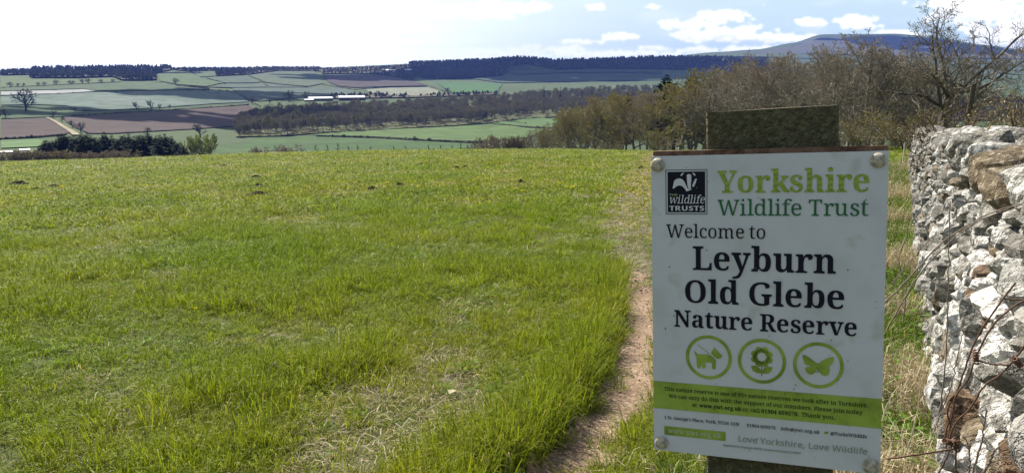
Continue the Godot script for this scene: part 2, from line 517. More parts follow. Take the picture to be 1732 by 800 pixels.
func make_ground() -> void:
	var azs := PackedFloat32Array()
	var a := -PI
	while a < -0.9:
		azs.append(a)
		a += 0.08
	a = -0.86
	while a < 0.86:
		azs.append(a)
		a += 0.0066
	a = 0.9
	while a < PI:
		azs.append(a)
		a += 0.08
	azs.append(PI)
	var ds := PackedFloat32Array()
	var d := 0.25
	while d < 9800.0:
		ds.append(d)
		d *= 1.024 if d < 60.0 else (1.03 if d < 500.0 else 1.018)
	var b := Builder.new()
	var n := azs.size()
	for i in ds.size():
		for az in azs:
			var x := sin(az) * ds[i]
			var z := -cos(az) * ds[i]
			b.v.append(Vector3(x, height(x, z), z))
			b.c.append(ground_color(x, z, ds[i]))
	for i in ds.size() - 1:
		for k in n - 1:
			var p := i * n + k
			b.ix.append_array([p, p + n, p + 1, p + 1, p + n, p + n + 1])
	var mid := b.v.size()
	b.v.append(Vector3(0, height(0, 0), 0))
	b.c.append(ground_color(0, 0, 0))
	for k in n - 1:
		b.ix.append_array([mid, k, k + 1])
	tag(part(self, "ground", b.made(true), M.ground), "grassy pasture falling away to a wide farmed valley and hills", "", "", "structure")

func make_path() -> void:
	var b := Builder.new()
	var across := 13
	var rows := 0
	var z := 0.6
	while z > -9.4:
		var half := path_half(z) + 0.10
		var slope := (along(PATH, z - 0.1) - along(PATH, z + 0.1)) / 0.2
		var side := Vector2(1.0, slope).normalized()
		for k in across:
			var t := (k - 6) / 6.0
			var x := along(PATH, z) + side.x * t * half
			var zz := z + side.y * t * half
			var edge := smoothstep(0.5, 1.0, absf(t) + 0.35 * noise_b.get_noise_2d(x * 5.0, zz * 5.0))
			var y := height(x, zz) + 0.014 - 0.05 * edge - 0.03 * smoothstep(7.0, 9.2, -z + 2.0 * noise_b.get_noise_2d(x * 4.0, zz * 4.0)) + 0.006 * noise_b.get_noise_2d(x * 9.0, zz * 9.0)
			b.v.append(Vector3(x, y, zz))
			var n := noise_b.get_noise_2d(x * 3.0, zz * 3.0)
			b.c.append(Color(0.255, 0.190, 0.150).lerp(Color(0.37, 0.285, 0.225), clampf(0.5 + n, 0.0, 1.0)))
		rows += 1
		z -= 0.035 + 0.006 * maxf(-z, 0.0)
	for i in rows - 1:
		for k in across - 1:
			var p := i * across + k
			b.ix.append_array([p, p + across, p + 1, p + 1, p + across, p + across + 1])
	tag(part(self, "path", b.made(true), M.path), "narrow trodden path of bare pinkish earth beside the sign", "", "", "structure")

# ---------------------------------------------------------------- farmland across the dale
# name, label, colour, second colour, outline in the photograph's pixels
const FIELDS := [
	["field", "pale green pasture with a row of trees along its lower hedge, under the dark hilltop wood", [0.069, 0.106, 0.034], [0.078, 0.115, 0.041], [0, 129, 48, 129, 50, 134, 120, 134, 190, 132, 202, 139, 100, 144, 0, 149]],
	["field", "long green pasture strip between two hedges below the hilltop wood", [0.046, 0.083, 0.034], [0.055, 0.092, 0.039], [0, 150, 100, 145, 204, 140, 262, 138, 300, 146, 352, 152, 250, 154, 165, 155, 140, 151, 0, 155]],
	["field", "narrow strip of field covered in shining white sheeting", [0.24, 0.26, 0.26], [0.30, 0.315, 0.315], [0, 156, 140, 152, 163, 155, 100, 159, 0, 162]],
	["field", "wide blue green crop field with whitish streaks above the ploughed land", [0.055, 0.100, 0.072], [0.125, 0.165, 0.145], [0, 164, 100, 160, 165, 157, 300, 154, 380, 154, 402, 160, 420, 173, 350, 177, 270, 183, 190, 187, 128, 188, 112, 180, 60, 178, 0, 179]],
	["field", "small green paddock under the big bare tree", [0.039, 0.073, 0.027], [0.046, 0.083, 0.032], [0, 180, 60, 179, 110, 181, 126, 189, 190, 188, 270, 184, 350, 178, 420, 174, 418, 178, 300, 186, 105, 198, 70, 199, 0, 202]],
	["field", "ploughed brown field beside the sandy track, the smaller of two", [0.051, 0.034, 0.029], [0.064, 0.043, 0.036], [0, 204, 74, 200, 92, 208, 110, 218, 116, 226, 60, 232, 0, 236]],
	["field", "wide ploughed brown field below the blue green crop", [0.051, 0.035, 0.030], [0.064, 0.043, 0.037], [104, 200, 200, 193, 300, 187, 418, 179, 430, 184, 405, 200, 400, 214, 330, 219, 190, 227, 150, 227, 128, 218, 112, 208]],
	["field", "flat green meadow strip below the smaller ploughed field", [0.076, 0.145, 0.047], [0.093, 0.162, 0.055], [0, 238, 60, 236, 75, 239, 70, 249, 0, 252]],
	["field", "bright green hillside pasture with a lone tree beside the hilltop wood", [0.055, 0.101, 0.034], [0.064, 0.110, 0.041], [265, 125, 300, 122, 322, 124, 340, 133, 378, 141, 345, 147, 300, 144, 270, 138]],
	["field", "small pasture tucked between the ridge copses", [0.055, 0.092, 0.041], [0.060, 0.096, 0.046], [322, 121, 362, 121, 368, 129, 335, 131]],
	["field", "blue green sloping field below the ridge copses", [0.046, 0.078, 0.050], [0.060, 0.092, 0.064], [345, 132, 414, 129, 440, 139, 430, 141, 380, 141]],
	["field", "grey green field divided by thin dark hedges", [0.048, 0.080, 0.062], [0.064, 0.096, 0.078], [345, 148, 382, 143, 440, 142, 452, 148, 400, 149]],
	["field", "pale grassy field on the slope under the ridge trees", [0.062, 0.092, 0.046], [0.071, 0.101, 0.055], [420, 128, 470, 121, 530, 121, 540, 134, 546, 142, 520, 147, 470, 143, 445, 139]],
	["field", "long blue green field above the farm sheds", [0.050, 0.083, 0.064], [0.064, 0.096, 0.078], [390, 150, 455, 149, 520, 149, 570, 149, 600, 155, 605, 160, 560, 163, 500, 166, 440, 172, 420, 170, 400, 158]],
	["field", "strip of grey green field between hedges below the pale slope", [0.050, 0.083, 0.060], [0.064, 0.092, 0.069], [455, 142, 470, 144, 520, 148, 455, 148, 445, 142]],
	["field", "dark purplish ploughed slope under the wooded ridge", [0.043, 0.031, 0.028], [0.051, 0.038, 0.034], [545, 128, 620, 127, 650, 130, 700, 139, 722, 146, 660, 147, 600, 149, 575, 147, 556, 140]],
	["field", "pale cream field above the valley wood", [0.165, 0.184, 0.133], [0.211, 0.225, 0.169], [618, 152, 660, 149, 722, 148, 741, 154, 739, 163, 700, 163, 655, 162, 625, 158]],
	["field", "vivid green field below the dark ridge wood", [0.039, 0.110, 0.027], [0.046, 0.119, 0.032], [738, 139, 790, 139, 850, 143, 845, 149, 842, 157, 800, 158, 765, 158, 748, 148]],
	["field", "dull green field running below the blue ridge", [0.034, 0.060, 0.032], [0.044, 0.069, 0.039], [800, 134, 860, 128, 950, 125, 1050, 124, 1120, 126, 1120, 136, 1000, 138, 900, 140, 850, 141]],
	["field", "darker rough pasture high on the slope of the blue ridge", [0.027, 0.046, 0.027], [0.034, 0.053, 0.032], [850, 118, 880, 110, 900, 118, 960, 121, 1050, 120, 1120, 121, 1120, 125, 1050, 123, 950, 124, 870, 127]],
	["field", "sunlit strip of pasture beyond the valley wood's conifers", [0.078, 0.115, 0.046], [0.092, 0.129, 0.055], [985, 148, 1060, 145, 1120, 146, 1120, 154, 1060, 156, 1000, 155]],
	["meadow", "flat valley meadow striped with darker green beyond the row of saplings", [0.033, 0.078, 0.016], [0.048, 0.096, 0.022], [345, 262, 380, 246, 440, 233, 520, 232, 620, 236, 720, 240, 800, 245, 860, 252, 860, 262]],
	["meadow", "pale green valley meadow between the wood and a dark hedge", [0.063, 0.115, 0.026], [0.081, 0.133, 0.037], [520, 229, 580, 224, 660, 220, 760, 215, 840, 210, 880, 216, 920, 220, 900, 232, 850, 238, 800, 240, 720, 237, 640, 232, 560, 230]],
	["meadow", "bright meadow corner by the end of the valley wood", [0.064, 0.124, 0.034], [0.078, 0.138, 0.041], [832, 209, 870, 203, 920, 200, 960, 210, 930, 217, 880, 214]],
	["field", "heather brown moor on the flank of the flat topped hill", [0.075, 0.080, 0.060], [0.100, 0.100, 0.075], [1250, 93, 1330, 80, 1378, 64, 1500, 63, 1565, 68, 1650, 82, 1732, 93, 1732, 100, 1600, 100, 1500, 96, 1400, 92, 1300, 92]],
	["field", "green intake fields on the lower shoulder of the flat topped hill", [0.064, 0.096, 0.046], [0.078, 0.110, 0.055], [1180, 92, 1230, 89, 1290, 88, 1320, 90, 1400, 95, 1380, 100, 1290, 97, 1200, 96]],
	["field", "hazy green fields seen between the branches of the big oak", [0.046, 0.092, 0.032], [0.060, 0.101, 0.041], [1560, 160, 1640, 150, 1732, 150, 1800, 152, 1800, 166, 1732, 168, 1640, 172, 1560, 175]],
]
# hedges and field walls, as lines of pixels
const HEDGES := [
	["dark hedge with small trees below the pale green pasture", [0, 149.5, 60, 147, 120, 144, 202, 139.5]],
	["thin hedge above the white sheeted strip", [0, 155.5, 80, 153.5, 140, 151.5, 165, 155.5, 250, 154.5, 330, 152.5, 352, 152.5]],
	["dark hedge along the top of the blue green crop field", [0, 163, 60, 161, 110, 159, 165, 156]],
	["hedge slanting down from the hilltop wood past the lone tree", [262, 138, 280, 143, 300, 147, 330, 148, 352, 151]],
	["hedge across the slope below the bright hillside pasture", [300, 146, 350, 148, 400, 150, 450, 149, 520, 149]],
	["bushy hedge climbing beside the blue green crop field", [352, 152, 385, 154, 402, 160, 412, 166, 430, 175, 440, 181]],
	["low hedge along the top of the wide ploughed field", [105, 199, 200, 192.5, 300, 186.5, 420, 178]],
	["hedge bank along the foot of the smaller ploughed field", [0, 237, 60, 233.5, 110, 229]],
	["short hedge between two ridge pastures", [322, 124, 340, 133, 380, 142]],
	["hedge crossing the slope below the ridge copses", [414, 129, 440, 139, 470, 144, 520, 148]],
	["hedge round the foot of the dark ploughed slope", [545, 143, 575, 148, 600, 152, 620, 150, 660, 148, 722, 147]],
	["bushy hedge running down between ploughed slope and vivid field", [650, 129, 690, 136, 722, 145, 745, 152, 765, 160]],
	["long dark hedge across the valley meadows", [560, 231.5, 640, 234, 720, 238.5, 800, 242.5, 840, 243]],
	["short clipped hedge in front of the valley wood", [535, 231, 556, 231.5]],
	["dark field wall in the bright meadow corner", [835, 211, 860, 213, 890, 216, 920, 217]],
	["hedge along the far meadow corner", [850, 206, 872, 207, 890, 210]],
	["low boundary hedge beneath the bush group", [770, 255.5, 800, 253.5, 815, 252.5]],
	["far hedge along the dull green field under the blue ridge", [850, 130, 950, 127, 1050, 126.5, 1120, 127]],
]

func spread_line(px: Array, step: float) -> PackedVector2Array:
	var out := PackedVector2Array()
	for i in range(0, px.size() - 2, 2):
		var a := Vector2(px[i], px[i + 1])
		var b := Vector2(px[i + 2], px[i + 3])
		var n := maxi(1, int(a.distance_to(b) / step))
		for k in n:
			out.append(a.lerp(b, float(k) / n))
	out.append(Vector2(px[-2], px[-1]))
	return out

func drape(b: Builder, p: Vector2, q: Vector2, r: Vector2, lift: float, c0: Color, c1: Color, depth: int) -> void:
	var lim := 0.022 * minf(p.length(), minf(q.length(), r.length())) + 4.0
	if depth < 7 and (p.distance_to(q) > lim or q.distance_to(r) > lim or r.distance_to(p) > lim):
		var pq := (p + q) / 2
		var qr := (q + r) / 2
		var rp := (r + p) / 2
		drape(b, p, pq, rp, lift, c0, c1, depth + 1)
		drape(b, pq, q, qr, lift, c0, c1, depth + 1)
		drape(b, rp, qr, r, lift, c0, c1, depth + 1)
		drape(b, pq, qr, rp, lift, c0, c1, depth + 1)
		return
	var n := b.v.size()
	for w in [p, q, r]:
		b.v.append(Vector3(w.x, height(w.x, w.y) + lift, w.y))
		var t := noise_b.get_noise_2d(w.x * 0.004 + w.y * 0.012, w.y * 0.02 - w.x * 0.002) * 1.2 + 0.5 + 0.25 * noise_b.get_noise_2d(w.x * 0.06, w.y * 0.06)
		b.c.append(c0.lerp(c1, clampf(t, 0.0, 1.0)))
	var turn := (q - p).cross(r - p)
	b.ix.append_array([n, n + 1, n + 2] if turn > 0.0 else [n, n + 2, n + 1])

func make_fields() -> void:
	var order := 0
	for f in FIELDS:
		var outline := PackedVector2Array()
		var pts: Array = f[4].duplicate()
		pts.append(pts[0])
		pts.append(pts[1])
		var line := spread_line(pts, 12.0)
		var far := 0.0
		for i in line.size() - 1:
			var h := far_hit(line[i].x, line[i].y)
			outline.append(Vector2(h.x, h.z))
			far = maxf(far, outline[-1].length())
		var b := Builder.new()
		var c0 := Color(f[2][0], f[2][1], f[2][2])
		var c1 := Color(f[3][0], f[3][1], f[3][2])
		var ix := Geometry2D.triangulate_polygon(outline)
		if ix.is_empty():
			print("no field: ", f[1])
			continue
		for i in range(0, ix.size(), 3):
			drape(b, outline[ix[i]], outline[ix[i + 1]], outline[ix[i + 2]], far * 0.0007 + 0.08 * (order % 4), c0, c1, 0)
		order += 1
		tag(part(self, f[0], b.made(true), M.field), f[1], "", "", "structure")
	var floors := [["wood_floor", "mossy brown floor of the long valley wood", [0.085, 0.085, 0.04], [0.10, 0.125, 0.045], [398, 233, 480, 231, 560, 225, 640, 221, 760, 214, 830, 209, 890, 202, 1010, 194, 1120, 191, 1120, 160, 1000, 160, 890, 164, 760, 176, 640, 182, 560, 186, 480, 193, 400, 210]]]
	for w in WOODS:
		floors.append(["wood_floor", "leaf strewn ground under the " + String(w[0]).get_slice(" above", 0), [0.085, 0.075, 0.045], [0.115, 0.10, 0.06], w[2]])
	for f in floors:
		var b := Builder.new()
		var outline := PackedVector2Array()
		for q in spread_line(f[4] + [f[4][0], f[4][1]], 10.0):
			var h := far_hit(q.x, q.y, 300.0)
			if outline.is_empty() or outline[-1].distance_to(Vector2(h.x, h.z)) > 2.0: outline.append(Vector2(h.x, h.z))
		outline.remove_at(outline.size() - 1)
		var ix := Geometry2D.triangulate_polygon(outline)
		for i in range(0, ix.size(), 3):
			drape(b, outline[ix[i]], outline[ix[i + 1]], outline[ix[i + 2]], outline[0].length() * 0.0012 + 0.5, Color(f[2][0], f[2][1], f[2][2]), Color(f[3][0], f[3][1], f[3][2]), 0)
		if ix.is_empty():
			print("no floor: ", f[1])
			continue
		tag(part(self, f[0], b.made(true), M.field), f[1], "", "", "structure")
	# the sandy farm track
	var t := Builder.new()
	var line2 := spread_line([78, 200, 92, 207, 108, 217, 120, 224, 128, 230], 2.0)
	for i in line2.size():
		var h := far_hit(line2[i].x, line2[i].y)
		var side := Vector3(-h.z, 0, h.x).normalized() * (1.3 + 2.2 * i / line2.size())
		for s in [-1.0, 1.0]:
			var q: Vector3 = h + side * s
			t.v.append(Vector3(q.x, height(q.x, q.z) + 1.5, q.z))
			t.c.append(Color(0.30, 0.25, 0.18))
	for i in line2.size() - 1:
		t.ix.append_array([i * 2, i * 2 + 1, i * 2 + 2, i * 2 + 1, i * 2 + 3, i * 2 + 2])
	tag(part(self, "track", t.made(), M.field), "sandy farm track between the two ploughed fields", "", "", "structure")

func make_hedges() -> void:
	for hd in HEDGES:
		var b := Builder.new()
		var line := spread_line(hd[1], 3.0)
		var n := 0
		var sides := 7
		var start := far_hit(line[0].x, line[0].y)
		for i in line.size():
			var h := far_hit(line[i].x, line[i].y)
			var g := far_hit(line[mini(i + 1, line.size() - 1)].x, line[mini(i + 1, line.size() - 1)].y)
			var l := far_hit(line[maxi(i - 1, 0)].x, line[maxi(i - 1, 0)].y)
			var t := (g - l)
			t.y = 0
			t = t.normalized()
			var side := Vector3(-t.z, 0, t.x)
			var size := 1.0 + 0.9 * noise_b.get_noise_2d(i * 1.7, hash(hd[0]) % 97)
			for k in sides:
				var a := PI * k / (sides - 1)
				var w := size * (0.75 + 0.5 * rng.randf())
				b.v.append(h - start + side * cos(a) * 1.5 * w + Vector3.UP * (sin(a) * 2.1 * w - 0.2) + t * rng.randf_range(-1, 1))
				b.c.append(Color(0.030, 0.036, 0.018).lerp(Color(0.06, 0.06, 0.032), rng.randf()))
			n += 1
		for i in n - 1:
			for k in sides - 1:
				var p := i * sides + k
				b.ix.append_array([p, p + 1, p + sides, p + 1, p + sides + 1, p + sides])
		tag(part(self, "hedge", b.made(), M.needle, Transform3D(Basis.IDENTITY, start)), hd[0], "hedge", "hedges and walls between the fields")

# ---------------------------------------------------------------- trees
# n: branches per level, len: share of the parent's length, out: angle from the parent in degrees, up: how much tips turn to the sky, tip: twig thickness
func grow(p: Dictionary) -> Array:
	var r := RandomNumberGenerator.new()
	r.seed = p.seed
	var wood := Builder.new()
	var twigs := Builder.new()
	var leaves := Builder.new()
	var last: int = p.n.size()
	var todo := []
	var stems: int = p.get("stems", 1)
	for s in stems:
		var lean: float = p.get("lean", 0.06)
		if stems > 1: lean = p.get("lean", 0.5)
		var a := r.randf() * TAU
		var d := Vector3(cos(a) * lean * r.randf_range(0.5, 1.0), 1.0, sin(a) * lean * r.randf_range(0.5, 1.0)).normalized()
		var off: Vector3 = Vector3(cos(a), 0, sin(a)) * (0.0 if stems == 1 else p.height * 0.06 * r.randf())
		todo.append([off - Vector3.UP * 0.3, d, p.height * p.trunk * r.randf_range(0.85, 1.1), p.girth * (1.0 if stems == 1 else r.randf_range(0.5, 1.0)), 0])
	while todo:
		var b: Array = todo.pop_back()
		var pos: Vector3 = b[0]
		var dir: Vector3 = b[1]
		var len: float = b[2]
		var rad: float = b[3]
		var level: int = b[4]
		var col: Color = p.bark.lerp(p.bark2, r.randf())
		if level == last:
			var e := pos + (dir + Vector3(r.randfn(), r.randfn(), r.randfn()) * 0.12).normalized() * len
			twigs.spike(pos, e, rad, col)
			for k in p.get("leaf_n", 0):
				var at := pos.lerp(e, r.randf_range(0.3, 1.1))
				var s: float = p.leaf_size * r.randf_range(0.5, 1.3)
				var x := Vector3(r.randfn(), r.randfn(), r.randfn()).normalized()
				var y := x.cross(Vector3(r.randfn(), r.randfn(), r.randfn())).normalized()
				var lc: Color = p.leaf.lerp(p.leaf2, r.randf())
				leaves.quad(at - x * s, at - y * s * 0.55, at + x * s, at + y * s * 0.55, lc)
			continue
		var segs: int = [7, 6, 4, 3, 2, 2][level]
		var pts := PackedVector3Array([pos])
		var rs := PackedFloat32Array([rad * (1.35 if level == 0 else 1.0)])
		var dirs := [dir]
		var bend: float = p.get("bend", 0.16) * (0.4 if level == 0 else 1.0)
		var taper: float = 0.45 if level == 0 else 0.7
		for i in segs:
			dir = (dir + Vector3(r.randfn(), r.randfn(), r.randfn()) * bend + Vector3.UP * p.up * (0.0 if level == 0 else 1.0)).normalized()
			pos += dir * len / segs
			pts.append(pos)
			rs.append(maxf(rad * (1.0 - taper * (i + 1.0) / segs), p.tip))
			dirs.append(dir)
		(wood if level < 2 else twigs).tube(pts, rs, 7 if level == 0 else (5 if level < 2 else 3), col, level < 2)
		var n: int = p.n[level]
		var phase := r.randf() * TAU
		for i in n:
			var t: float = lerpf(p.get("bare", 0.45) if level == 0 else 0.22, 1.0, (i + r.randf() * 0.9) / n)
			var k := mini(int(t * segs), segs - 1)
			var at := pts[k].lerp(pts[k + 1], t * segs - k)
			var d: Vector3 = dirs[k + 1]
			var side := d.cross(Vector3.UP if absf(d.y) < 0.95 else Vector3.RIGHT).normalized().rotated(d, phase + i * 2.4 + r.randf_range(-0.5, 0.5))
			var ang := deg_to_rad(p.out[level] * r.randf_range(0.7, 1.3)) * (1.0 - 0.45 * t if level == 0 else 1.0)
			var nd := d.rotated(side, ang)
			var low: float = p.get("bare", 0.45)
			var shape := (0.5 + 0.5 * sin(PI * clampf(0.22 + 0.72 * (t - low) / (1.0 - low), 0.0, 1.0))) if level == 0 else (1.0 - 0.5 * t)
			todo.append([at, nd, len * p.len[level] * shape * r.randf_range(0.75, 1.2), maxf(rs[k] * (0.62 if level == 0 else 0.6), p.tip), level + 1])
	return [wood.made(true), twigs.made(), leaves.made() if leaves.v.size() else null]

func tree_thing(called: String, m: Array, label: String, category: String, group: String) -> Node3D:
	var o := base(called, Vector3.ZERO, label, category, group)
	part(o, "trunk", m[0], M.bark)
	part(o, "branches", m[1], M.twig)
	if m[2]: part(o, "leaves", m[2], M.bud)
	return o

func conifer(seed_: int, tall: float, wide: float, tiers: int, col: Color, col2: Color, bare := 0.12, blunt := 1.0) -> Array:
	var r := RandomNumberGenerator.new()
	r.seed = seed_
	var wood := Builder.new()
	var green := Builder.new()
	wood.tube(PackedVector3Array([Vector3(0, -0.4, 0), Vector3(0.1, tall * 0.5, 0), Vector3(0, tall * 0.97, 0.1)]), PackedFloat32Array([tall * 0.02, tall * 0.013, 0.02]), 6, Color(0.12, 0.09, 0.07))
	for t in tiers:
		var u := (t + r.randf()) / tiers
		var y := lerpf(tall * bare, tall, u)
		var reach := wide * (1.0 - pow(u, blunt) * 0.9) * r.randf_range(0.7, 1.15) * (0.75 + 0.25 * minf(1.0, u * 5.0))
		var n := 6
		for k in n:
			var a := TAU * (k + r.randf() * 0.8) / n
			var dir := Vector3(cos(a), r.randf_range(-0.25, 0.25), sin(a))
			var len := reach * r.randf_range(0.65, 1.1)
			var tip := Vector3(0, y, 0) + dir * len
			for q in 5:
				var at := Vector3(0, y, 0).lerp(tip, (q + 1.2) / 5.6)
				var s := len * 0.26 * r.randf_range(0.7, 1.3) + 0.12
				var x := (dir + Vector3(r.randfn(), r.randfn() * 0.6, r.randfn()) * 0.6).normalized()
				var z := x.cross(Vector3(r.randfn(), r.randfn() + 0.8, r.randfn())).normalized()
				green.quad(at - x * s, at - z * s * 0.5, at + x * s, at + z * s * 0.5, col.lerp(col2, r.randf()))
	return [wood.made(true), green.made()]

const BARK := Color(0.215, 0.19, 0.16)
const BARK2 := Color(0.35, 0.31, 0.26)

func make_trees() -> void:
	# the big bare oak behind the wall
	var oak := tree_thing("oak_tree", grow({"seed": 304, "height": 12.8, "trunk": 0.34, "girth": 0.36, "n": [9, 9, 7, 6, 6], "len": [1.5, 0.6, 0.55, 0.5, 0.5], "out": [58, 52, 48, 46, 44], "up": 0.05, "tip": 0.010, "bend": 0.22, "bare": 0.45, "bark": Color(0.13, 0.118, 0.10), "bark2": Color(0.24, 0.215, 0.18), "leaf_n": 1, "leaf_size": 0.03, "leaf": Color(0.16, 0.13, 0.06), "leaf2": Color(0.22, 0.17, 0.08)}),
		"big spreading bare oak with crooked limbs standing behind the stone wall", "tree", "")
	oak.position = standing(1588, 76)
	oak.scale = Vector3.ONE * (12.3 / oak.get_node("branches").mesh.get_aabb().end.y)
	oak.rotation.y = 0.6
	# the near wood on the hillside
	var protos := []
	var kinds := [
		["bare_tree", {"seed": 21, "height": 15.0, "trunk": 0.62, "girth": 0.2, "n": [15, 7, 6, 5, 4], "len": [0.62, 0.55, 0.52, 0.5, 0.5], "out": [58, 44, 42, 40, 38], "up": 0.07, "tip": 0.015, "bare": 0.28, "bark": BARK, "bark2": BARK2, "leaf_n": 1, "leaf_size": 0.035, "leaf": Color(0.24, 0.20, 0.13), "leaf2": Color(0.32, 0.27, 0.17)}],
		["bare_tree", {"seed": 22, "height": 15.0, "trunk": 0.55, "girth": 0.22, "n": [15, 8, 6, 5, 4], "len": [0.72, 0.55, 0.5, 0.5, 0.5], "out": [62, 46, 42, 40, 40], "up": 0.07, "tip": 0.016, "bare": 0.22, "bark": Color(0.215, 0.18, 0.145), "bark2": Color(0.33, 0.28, 0.23), "leaf_n": 1, "leaf_size": 0.035, "leaf": Color(0.24, 0.20, 0.13), "leaf2": Color(0.32, 0.27, 0.17)}],
		["bare_tree", {"seed": 23, "height": 14.0, "trunk": 0.55, "girth": 0.2, "stems": 2, "lean": 0.22, "n": [10, 6, 6, 5, 4], "len": [0.68, 0.55, 0.5, 0.5, 0.5], "out": [58, 44, 42, 40, 40], "up": 0.07, "tip": 0.015, "bare": 0.2, "bark": BARK, "bark2": BARK2, "leaf_n": 1, "leaf_size": 0.035, "leaf": Color(0.24, 0.20, 0.13), "leaf2": Color(0.32, 0.27, 0.17)}],
		["budding_tree", {"seed": 24, "height": 13.0, "trunk": 0.56, "girth": 0.2, "n": [15, 8, 6, 4, 3], "len": [0.78, 0.55, 0.5, 0.5, 0.5], "out": [64, 48, 44, 42, 40], "up": 0.06, "tip": 0.014, "bare": 0.12, "bark": BARK, "bark2": BARK2, "leaf_n": 2, "leaf_size": 0.075, "leaf": Color(0.25, 0.205, 0.065), "leaf2": Color(0.36, 0.31, 0.11)}],
		["budding_tree", {"seed": 25, "height": 13.0, "trunk": 0.56, "girth": 0.2, "stems": 2, "lean": 0.2, "n": [10, 7, 6, 4, 3], "len": [0.74, 0.55, 0.5, 0.5, 0.5], "out": [62, 48, 44, 42, 40], "up": 0.06, "tip": 0.014, "bare": 0.1, "bark": BARK, "bark2": BARK2, "leaf_n": 2, "leaf_size": 0.075, "leaf": Color(0.24, 0.21, 0.075), "leaf2": Color(0.34, 0.31, 0.125)}],
	]
	for k in kinds:
		var gm := grow(k[1])
		protos.append([k[0], gm, gm[1].get_aabb().end.y])
	var shrub := grow({"seed": 31, "height": 3.0, "trunk": 0.8, "girth": 0.05, "stems": 9, "lean": 0.9, "n": [7, 6, 5], "len": [0.5, 0.5, 0.5], "out": [42, 42, 42], "up": 0.06, "tip": 0.008, "bare": 0.1, "bark": BARK, "bark2": BARK2, "leaf_n": 6, "leaf_size": 0.032, "leaf": Color(0.15, 0.13, 0.04), "leaf2": Color(0.24, 0.20, 0.07)})
	var thorn := grow({"seed": 32, "height": 3.0, "trunk": 0.8, "girth": 0.05, "stems": 9, "lean": 0.9, "n": [7, 6, 6], "len": [0.5, 0.5, 0.5], "out": [44, 42, 42], "up": 0.06, "tip": 0.009, "bare": 0.1, "bark": Color(0.11, 0.085, 0.07), "bark2": Color(0.17, 0.13, 0.11), "leaf_n": 1, "leaf_size": 0.03, "leaf": Color(0.13, 0.10, 0.06), "leaf2": Color(0.16, 0.12, 0.07)})
	# pixel column, distance, height, kind
	var spots := []
	rng.seed = 77
	for s in [[905, 232, 8.0, 2], [925, 226, 9.6, 4], [945, 222, 11.0, 2], [962, 216, 12.2, 3], [985, 210, 13.4, 3], [1008, 200, 14.2, 4], [1030, 196, 14.8, 3], [1052, 190, 14.4, 4], [1075, 184, 14.6, 3], [1096, 178, 14.6, 1], [1112, 172, 14.0, 4],
		[1150, 150, 13.2, 3], [1168, 146, 14.5, 4], [1190, 142, 15.0, 3], [1212, 138, 15.2, 0], [1238, 134, 15.4, 1], [1262, 128, 15.3, 0], [1288, 124, 15.6, 2], [1312, 120, 15.4, 1], [1338, 116, 15.8, 0], [1362, 112, 15.6, 2], [1388, 108, 15.8, 1], [1412, 104, 15.4, 0], [1440, 100, 15.0, 2], [1468, 97, 15.6, 0], [1494, 96, 13.6, 1], [1522, 96, 12.6, 2], [1552, 98, 12.0, 1]]:
		spots.append(s)
	for s in [[918, 250, 9.8, 4], [955, 246, 12.8, 3], [995, 240, 15.0, 2], [1040, 228, 16.4, 4], [1085, 215, 16.6, 0], [1125, 200, 14.5, 1], [1178, 180, 17.0, 1], [1225, 168, 18.0, 0], [1270, 158, 18.2, 2], [1320, 150, 18.5, 0], [1372, 142, 18.8, 1], [1425, 136, 18.2, 2], [1480, 130, 17.2, 0], [1530, 128, 14.5, 1], [1580, 128, 13.0, 2], [1640, 130, 11.5, 1], [1690, 126, 9.0, 0], [1735, 128, 9.0, 2], [1790, 128, 10.0, 1]]:
		spots.append(s)
	for i in 26:
		var px := 930.0 + 620.0 * (i + rng.randf()) / 26.0
		spots.append([px, lerpf(285.0, 175.0, (px - 930.0) / 620.0) + rng.randf_range(-8, 8), lerpf(12.0, 20.0, clampf((px - 930.0) / 250.0, 0.0, 1.0)), rng.randi() % 3])
	var first := {}
	var names := ["bare_tree", "bare_tree", "bare_tree", "budding_tree", "budding_tree"]
	for s in spots:
		var k: int = s[3]
		var pr: Array = protos[k]
		var bud := k >= 3
		var label: String = ["straight trunked leafless tree in the hillside wood beyond the sign", "broad brown twigged leafless tree in the hillside wood beyond the sign", "twin stemmed leafless tree in the hillside wood beyond the sign", "olive budding tree with a single trunk at the wood's edge", "olive budding tree with twin stems at the wood's edge"][k]
		var group: String = ["straight bare trees of the hillside wood", "broad bare trees of the hillside wood", "twin stemmed bare trees of the hillside wood", "single trunked budding trees of the wood's edge", "twin stemmed budding trees of the wood's edge"][k]
		if not first.has(k):
			first[k] = tree_thing(pr[0], pr[1], label, "tree", group)
			first[k].set_meta("used", false)
		var o: Node3D = first[k]
		if o.get_meta("used"):
			o = copy_of(o, Transform3D.IDENTITY)
		first[k].set_meta("used", true)
		var q: float = s[2] / pr[2] * (1.0 - 0.15 * smoothstep(1270.0, 1360.0, s[0]))
		o.position = standing(s[0], s[1])
		o.scale = Vector3(q, q, q) * Vector3(rng.randf_range(0.95, 1.2), 1.0, rng.randf_range(0.95, 1.2))
		o.rotation.y = rng.randf() * TAU
	# dark conifers rising from the hillside wood
	var fir := conifer(51, 18.0, 3.6, 44, Color(0.018, 0.030, 0.014), Color(0.035, 0.05, 0.022), 0.2, 2.2)
	var n := 0
